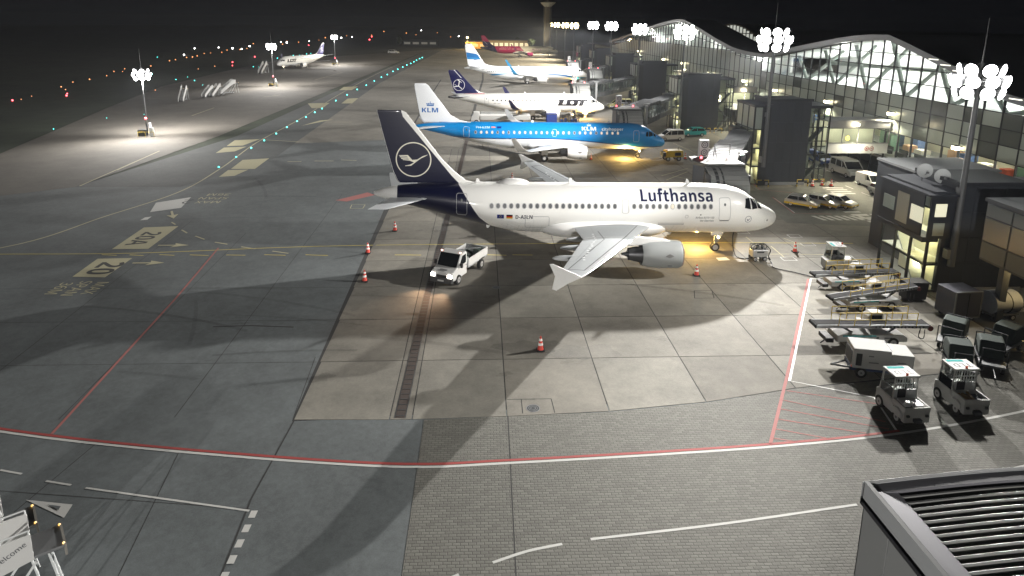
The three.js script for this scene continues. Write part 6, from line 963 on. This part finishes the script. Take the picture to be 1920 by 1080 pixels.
// dark baggage carts and boxes at the right edge
function cart(x, z, ry, label) {
  const t = thing('baggage_cart', label, 'baggage cart', x, 0.03, z, ry);
  part('deck', rbox(2.5, 0.12, 1.3, 0, 0.5, 0, 0.03), M.steel, t); part('end_frame', [bar([-1.2, 0.5, 0.6], [-1.2, 1.5, 0.6], 0.03), bar([-1.2, 0.5, -0.6], [-1.2, 1.5, -0.6], 0.03), bar([-1.2, 1.5, 0.6], [-1.2, 1.5, -0.6], 0.03), bar([1.2, 0.5, 0.6], [1.2, 1.5, 0.6], 0.03), bar([1.2, 0.5, -0.6], [1.2, 1.5, -0.6], 0.03), bar([1.2, 1.5, 0.6], [1.2, 1.5, -0.6], 0.03)], M.darkSteel, t);
  part('curtain', [extrude([[-1.15, 0.6], [-1.15, 1.4], [-0.7, 1.62], [0.1, 1.55], [0.4, 0.6]], 1.2, 0.1)], std(0.025, 0.04, 0.035, 0.8), t); wheels(t, [0.85, -0.85], 0.5, 0.22, 0.14); part('drawbar', bar([1.25, 0.4, 0], [2.1, 0.25, 0], 0.035), M.steel, t);
}
cart(1.9, 20.6, head(-0.4, 1), 'dark covered baggage cart left, behind the right tractor'); cart(4.0, 20.2, head(-0.5, 0.9), 'dark covered baggage cart right of the other carts'); cart(3.6, 17.6, head(-0.7, 0.7), 'dark covered baggage cart behind, near the dark container'); cart(6.2, 18.4, head(-0.9, 0.5), 'baggage cart under the annex legs');
{
  const t = thing('freight_container', 'dark grey freight container beside the nearest pier wall', 'container', 6.7, 0.03, 13.6, 0.1); part('shell', rbox(1.9, 1.8, 1.7, 0, 1.15, 0, 0.05), std(0.07, 0.072, 0.09, 0.5, 0.2), t); part('edge_frame', [box(1.94, 0.08, 0.08, 0, 2.05, 0.83), box(1.94, 0.08, 0.08, 0, 0.28, 0.83), box(0.08, 1.8, 0.08, -0.94, 1.15, 0.83), box(0.08, 1.8, 0.08, 0.94, 1.15, 0.83)], M.steel, t); part('door_seam', box(0.03, 1.6, 0.03, 0, 1.15, 0.86), M.black, t); wheels(t, [0.6, -0.6], 0.6, 0.16, 0.12);
  const u = thing('covered_trailer', 'pale tarpaulin covered trailer lit between the annex legs', 'trailer', 9.4, 0.03, 13.8, 0.1); part('cover', new THREE.CylinderGeometry(0.85, 0.85, 1.9, 24, 1, false).rotateZ(Math.PI / 2).scale(1, 0.9, 1).translate(0, 1.15, 0), std(0.3, 0.32, 0.38, 0.5), u); part('strap', new THREE.TorusGeometry(0.86, 0.03, 6, 24).rotateY(Math.PI / 2).scale(1, 0.9, 1).translate(0.2, 1.15, 0), M.black, u); part('deck', rbox(2.0, 0.14, 1.3, 0, 0.45, 0, 0.03), M.steel, u); wheels(u, [0.6, -0.6], 0.55, 0.2, 0.12);
  lamp('point', [1, 0.72, 0.3], 12, 10.2, 3.3, 15.4, 0, 0, 0, 0, 0, scene, 8); const w = thing('wall_lamp', 'unseen warm lamp lighting the ground and trailer below the annex', 'lamp', 10.2, 3.5, 15.4); part('housing', rbox(0.5, 0.14, 0.3, 0, 0.05, 0, 0.03), M.steel, w); part('lens', rbox(0.4, 0.05, 0.24, 0, -0.05, 0, 0.02), glow(1, 0.75, 0.35, 6), w);  // lamp is out of view, placed to light the trailer and ground here
  const d = thing('waste_bin', 'black wheeled bin at the foot of the lit glass corner', 'bin', 5.6, 0.03, 10.6); part('body', extrude([[-0.7, 0.1], [-0.8, 1.3], [0.8, 1.3], [0.7, 0.1]], 1.0, 0.05), M.black, d); part('lid', rbox(1.7, 0.1, 1.1, 0, 1.35, 0, 0.04), M.rubber, d); wheels(d, [0.5, -0.5], 0.4, 0.1, 0.08);
}
// striped guard bars
const guard = (() => { const t = thing('guard_bar', 'yellow and black guard bar at the lit corner of the second pier', 'guard bar', 8.6, 0, -23.0); part('hoop', [bar([-0.7, 0, 0], [-0.7, 0.85, 0], 0.06), bar([0.7, 0, 0], [0.7, 0.85, 0], 0.06), bar([-0.7, 0.85, 0], [0.7, 0.85, 0], 0.06)], M.rail, t); part('black_stripe', [cyl(0.065, 0.065, 0.2, -0.7, 0.3, 0), cyl(0.065, 0.065, 0.2, 0.7, 0.3, 0), bar([-0.15, 0.85, 0], [0.15, 0.85, 0], 0.065)], M.black, t); return t; })();
copy(guard, 15.6, 0, -23.4, 0.1, 'yellow and black guard bar at the foot of the stair tower'); copy(guard, 13.6, 0, -23.3, 0.1, 'yellow and black guard bar left of the stair tower foot'); copy(guard, 17.3, 0, -63.8, 0, 'yellow and black guard bar at the pier beside the teal car'); copy(guard, 15.2, 0, -63.9, 0, 'yellow and black guard bar left of another by the teal car');
// passenger stairs
function stairs(label, x, z, ry, y = 3.0, text = false, sc = 1) {
  const t = thing('passenger_stairs', label, 'passenger stairs', x, 0.03, z, ry), L = 4.6;   // platform at the origin, steps run down towards -x
  const st = []; for (let i = 0; i < 15; i++) st.push(box(0.34, 0.05, 1.25, -0.8 - i * 0.3, y - 0.19 * (i + 1), 0)); part('steps', st, M.steel, t);
  for (const s of [1, -1]) { const p = part('side_panel', extrude([[0.15, y - 0.1], [0.15, y + 1.0], [-0.75, y + 1.0], [-5.3, 1.15], [-5.3, 0.15], [-0.8, y - 0.25]], 0.06, 0.015, 0, 0, s * 0.7), M.paintV, t); if (text && s === 1) { const g = new THREE.ShapeGeometry(fontThin.generateShapes('welcome', 0.2), 4); g.computeBoundingBox(); g.translate(-g.boundingBox.max.x / 2, 0, 0).rotateZ(0.42).translate(-0.5, y + 0.38, 0.735); part('panel_print', g, M.slate, p); } }
  part('handrail', [bar([0.1, y + 1.15, 0.7], [-0.75, y + 1.15, 0.7], 0.035), bar([-0.75, y + 1.15, 0.7], [-5.3, 1.3, 0.7], 0.035), bar([0.1, y + 1.15, -0.7], [-0.75, y + 1.15, -0.7], 0.035), bar([-0.75, y + 1.15, -0.7], [-5.3, 1.3, -0.7], 0.035), ...[0.1, -0.75].flatMap((q) => [bar([q, y, 0.7], [q, y + 1.15, 0.7], 0.03), bar([q, y, -0.7], [q, y + 1.15, -0.7], 0.03)])], M.pale, t);
  part('platform', rbox(1.3, 0.12, 1.4, 0.5, y - 0.05, 0, 0.03), M.steel, t); part('platform_apron', [box(0.08, 0.5, 1.4, 1.14, y - 0.2, 0)], std(0.2, 0.19, 0.17, 0.8), t); for (const s of [1, -1]) part('corner_lamp', new THREE.SphereGeometry(0.05, 10, 8).translate(1.1, y + 0.05, s * 0.62), glow(1, 0.6, 0.15, 1.5), t);
  part('support_leg', [bar([0.6, y - 0.1, 0.6], [1.0, 0.1, 0.7], 0.05), bar([0.6, y - 0.1, -0.6], [1.0, 0.1, -0.7], 0.05), bar([0.2, y - 0.3, 0.6], [-1.6, 0.3, 0.6], 0.05), bar([0.2, y - 0.3, -0.6], [-1.6, 0.3, -0.6], 0.05)], M.pale, t); part('chassis', [box(4.2, 0.2, 1.0, -2.4, 0.4, 0), ...[0, 1, 2, 3, 4, 5].map((i) => beam([-1.2 - i * 0.65, 0.4, 0.66], [-1.5 - i * 0.65, y - 0.9 - i * 0.38, 0.66], 0.06, 0.06))], M.steel, t); wheels(t, [-0.9, -4.2], 0.55, 0.28, 0.16);
  if (sc !== 1) t.scale.setScalar(sc); return t;
}
stairs('white passenger stairs with welcome print in the lower left corner', -39.5, 35.25, head(0.8, -0.6), 2.9, true, 0.84);
stairs('white passenger stairs behind another at the left edge of the lower corner', -40.9, 34.4, head(0.8, -0.6), 3.0, false, 0.84);
stairs('lone white passenger stairs near the nearest remote light mast', -96.4, -113, head(-0.15, -1), 3.4, false, 0.8);
stairs('left stairs of a pair on the remote apron', -93.6, -122, head(0.2, -1), 3.0, false, 0.7); stairs('right stairs of a pair on the remote apron', -92.4, -124, head(0.2, -1), 3.2, false, 0.72); stairs('wide white stairs right of the pair on the remote apron', -90.6, -130, head(0.6, -0.8), 3.2, false, 0.85);
stairs('distant white stairs in front of the remote LOT jet nose', -104.4, -202, head(0.1, -1), 3.2, false, 1);
// service vehicles between the blue jet and the LOT jet
{
  const z0 = -74.6, t = thing('tank_truck', 'long white flat truck behind the blue jet with a small cab at its left end', 'truck', -21, 0.03, z0, Math.PI); 
  part('cab', extrude([[4.3, 0.5], [4.3, 2.3], [5.4, 2.3], [5.9, 1.5], [6, 0.5]], 2.1, 0.1), M.paintV, t); part('cab_window', extrude([[5.35, 1.5], [5.1, 2.15], [5.45, 2.2], [5.85, 1.5]], 1.9, 0.02), M.carGlass, t); part('platform', rbox(9.6, 0.9, 2.2, -0.6, 1.3, 0, 0.1), M.paintV, t); part('rail', [bar([-5.2, 2.1, 1], [4, 2.1, 1], 0.05), bar([-5.2, 2.1, -1], [4, 2.1, -1], 0.05)], M.pale, t); wheels(t, [4.9, -2.4, -3.6], 0.95, 0.45, 0.3);
  const b = thing('cargo_box', 'blue freight box on the ground beyond the blue jet', 'container', -11.6, 0.03, -73.8); part('shell', rbox(2.0, 1.9, 1.6, 0, 1.2, 0, 0.05), std(0.03, 0.06, 0.28, 0.5), b); part('frame', [box(2.05, 0.1, 0.1, 0, 2.1, 0.8), box(2.05, 0.1, 0.1, 0, 0.3, 0.8)], M.steel, b); wheels(b, [0.7, -0.7], 0.6, 0.16, 0.12);
  for (const [x, l] of [[-9.2, 'open baggage trolley right of the blue freight box'], [-7.2, 'baggage trolley with an orange lamp near the LOT jet nose wheel']]) { const c = thing('baggage_trolley', l, 'trolley', x, 0.03, -73.6); part('deck', rbox(1.7, 0.12, 1.2, 0, 0.5, 0, 0.03), M.steel, c); part('frame', [-0.8, -0.25, 0.3, 0.8].flatMap((q) => [bar([q, 0.5, 0.55], [q, 1.9, 0.55], 0.04), bar([q, 0.5, -0.55], [q, 1.9, -0.55], 0.04)]).concat([bar([-0.8, 1.9, 0.55], [0.8, 1.9, 0.55], 0.04)]), M.darkSteel, c); part('bag', [rbox(0.6, 0.5, 0.4, -0.4, 0.85, 0.1, 0.06), rbox(0.5, 0.7, 0.4, 0.3, 0.9, -0.1, 0.06)], M.blue, c); wheels(c, [0.6, -0.6], 0.45, 0.18, 0.1); if (x > -8) part('lamp', new THREE.SphereGeometry(0.16, 10, 8).translate(-0.4, 1.95, 0.3), glow(1, 0.55, 0.15, 14), c); }
  lamp('point', [1, 0.6, 0.22], 16, -7.6, 2.1, -73.0, 0, 0, 0, 0, 0, scene, 8);
  beltLoader(-17.5, -80.3, head(0.15, -1), 'belt loader with an orange glow raised to the LOT jet rear hold', 0.22, 0.8); lamp('point', [1, 0.5, 0.12], 8, -17.2, 2.9, -79.2, 0, 0, 0, 0, 0, scene, 6);
  beltLoader(-6.6, -79.0, head(0.1, -1), 'belt loader raised to the LOT jet front hold', 0.2, 0.75);
  const ch = thing('wheel_chock', 'yellow wheel chock block beneath the LOT jet', 'chock', -8.6, 0.03, -80.4); part('body', extrude([[-0.6, 0], [-0.5, 0.25], [0.5, 0.25], [0.6, 0]], 0.3, 0.03), M.vYellow, ch); part('rope_handle', bar([-0.3, 0.3, 0], [0.3, 0.3, 0], 0.03), M.black, ch);
}
// ---------------------------------------------------------------- taxiway lights and far lights
const taxi = (() => { const t = thing('taxiway_light', 'small turquoise light set in the taxiway centre line', 'taxiway light', 0, 0, 0, 0, 'turquoise taxiway lights along the centre line'); part('housing', cyl(0.16, 0.12, 0.06, 0, 0.03, 0, 12), M.darkSteel, t); part('lens', new THREE.SphereGeometry(0.15, 12, 8).translate(0, 0.14, 0), M.lampTeal, t); return t; })();
[[-59.5, -34.5], [-59.6, -41.3], [-59.8, -48.4], [-59.9, -55.0], [-60.0, -61.9], [-60.2, -69.2], [-60.3, -76.6], [-60.1, -82.6], [-60.1, -90.0], [-60.0, -96.3], [-60.2, -111.8], [-60.1, -125.4], [-60.0, -139.8], [-59.6, -153.0], [-59.5, -168.2], [-59.4, -183.4], [-59.0, -195.6], [-59.0, -211.9], [-58.6, -224.0], [-58.1, -237.3], [-57.9, -251.9], [-57.4, -263.8], [-57.2, -276.7], [-57.2, -290.6], [-57.0, -305.8], [-56.5, -316.7]].forEach(([x, z], i) => { const s = 0.7 + Math.max(0, -z - 30) * 0.004; const c = i ? copy(taxi, x, 0.02, z) : taxi; c.position.set(x, 0.02, z); c.scale.setScalar(s); });
const farLamp = (kind, m, label, group, list, k = 0.0005) => { let first; list.forEach(([x, z], i) => { const d = Math.hypot(x + 25, z - 54); const c = i ? copy(first, x, 0, z) : (first = thing(kind, label, 'distant lamp', x, 0, z, 0, group)); if (!i) { part('post', cyl(0.25, 0.2, 1, 0, 0, 0, 6), M.darkSteel, c); part('lamp_head', new THREE.SphereGeometry(1, 10, 8).translate(0, 1.3, 0), m, c); } c.position.set(x, 0, z); const s = d * k * (0.75 + rnd() * 0.7); c.scale.set(s, s, s); }); };
farLamp('town_light', M.lampOrange, 'tiny orange lamp in the dark distance at left', 'orange lamps scattered in the dark distance', [[-135.1, -113.2], [-137.1, -120.3], [-144.0, -144.3], [-138.4, -136.7], [-149.6, -159.8], [-150.0, -169.6], [-152.7, -184.9], [-160.5, -204.8], [-157.5, -205.0], [-163.8, -219.1], [-161.5, -235.7], [-170.8, -274.2], [-172.0, -283.3], [-174.9, -303.0], [-174.2, -308.5], [-176.2, -319.5], [-184.4, -349.9], [-183.4, -356.9], [-179.8, -364.6], [-187.5, -394.8], [-184.1, -422.2], [-211.4, -520.4], [-201.9, -584.5], [-186.9, -644.7], [-199.6, -854.7], [-174.4, -900.8], [-136.5, -221.2], [-136.3, -237.8], [-114.2, -136.2], [-185.5, -512.3], [-187.9, -571.1], [-200.2, -733.5], [-206.7, -1254.5], [-148.0, -1095.2], [-119.9, -962.7], [-102.2, -1175.6], [-63.9, -836.2], [-182.6, -404.2], [-190.1, -485.7]]);
farLamp('far_white_light', M.lampWhite, 'tiny white lamp in the dark distance at left', 'white lamps scattered in the dark distance', [[-193.2, -420.7], [-184.5, -412.8], [-195.1, -461.4], [-202.4, -567.6], [-193.5, -553.8], [-197.4, -509.7], [-216.7, -416.7], [-208.7, -437.6], [-153.9, -1451.8], [-54.8, -872.6], [-183.4, -738.8], [-181.9, -795.9], [-187.0, -606.0], [-187.5, -330.0]], 0.0006);
farLamp('far_red_light', M.lampRed, 'tiny red lamp in the dark distance at left', 'red lamps in the dark distance', [[-138.4, -264.5], [-130.5, -241.9], [-131.6, -125.7], [-128.8, -120.6], [-159.3, -803.6], [-138.8, -657.9], [-159.6, -491.8], [-143.6, -312.1], [-134.9, -109.8]], 0.0007);
farLamp('far_teal_light', M.lampTeal, 'tiny turquoise light on the dark airfield at left', 'turquoise lights on the dark airfield', [[-129.3, -302.9], [-129.8, -319.4], [-128.8, -331.3], [-127.0, -337.8], [-126.4, -351.0], [-125.6, -357.9], [-119.8, -235.7], [-117.7, -235.9], [-93.9, -86.9], [-100.0, -67.0], [-98.4, -81.3], [-123.6, -171.0], [-124.4, -181.9], [-116.2, -167.3], [-141.3, -192.9], [-191.1, -306.5], [-107.9, -152.6]], 0.0004);
renderer.render(scene, camera);
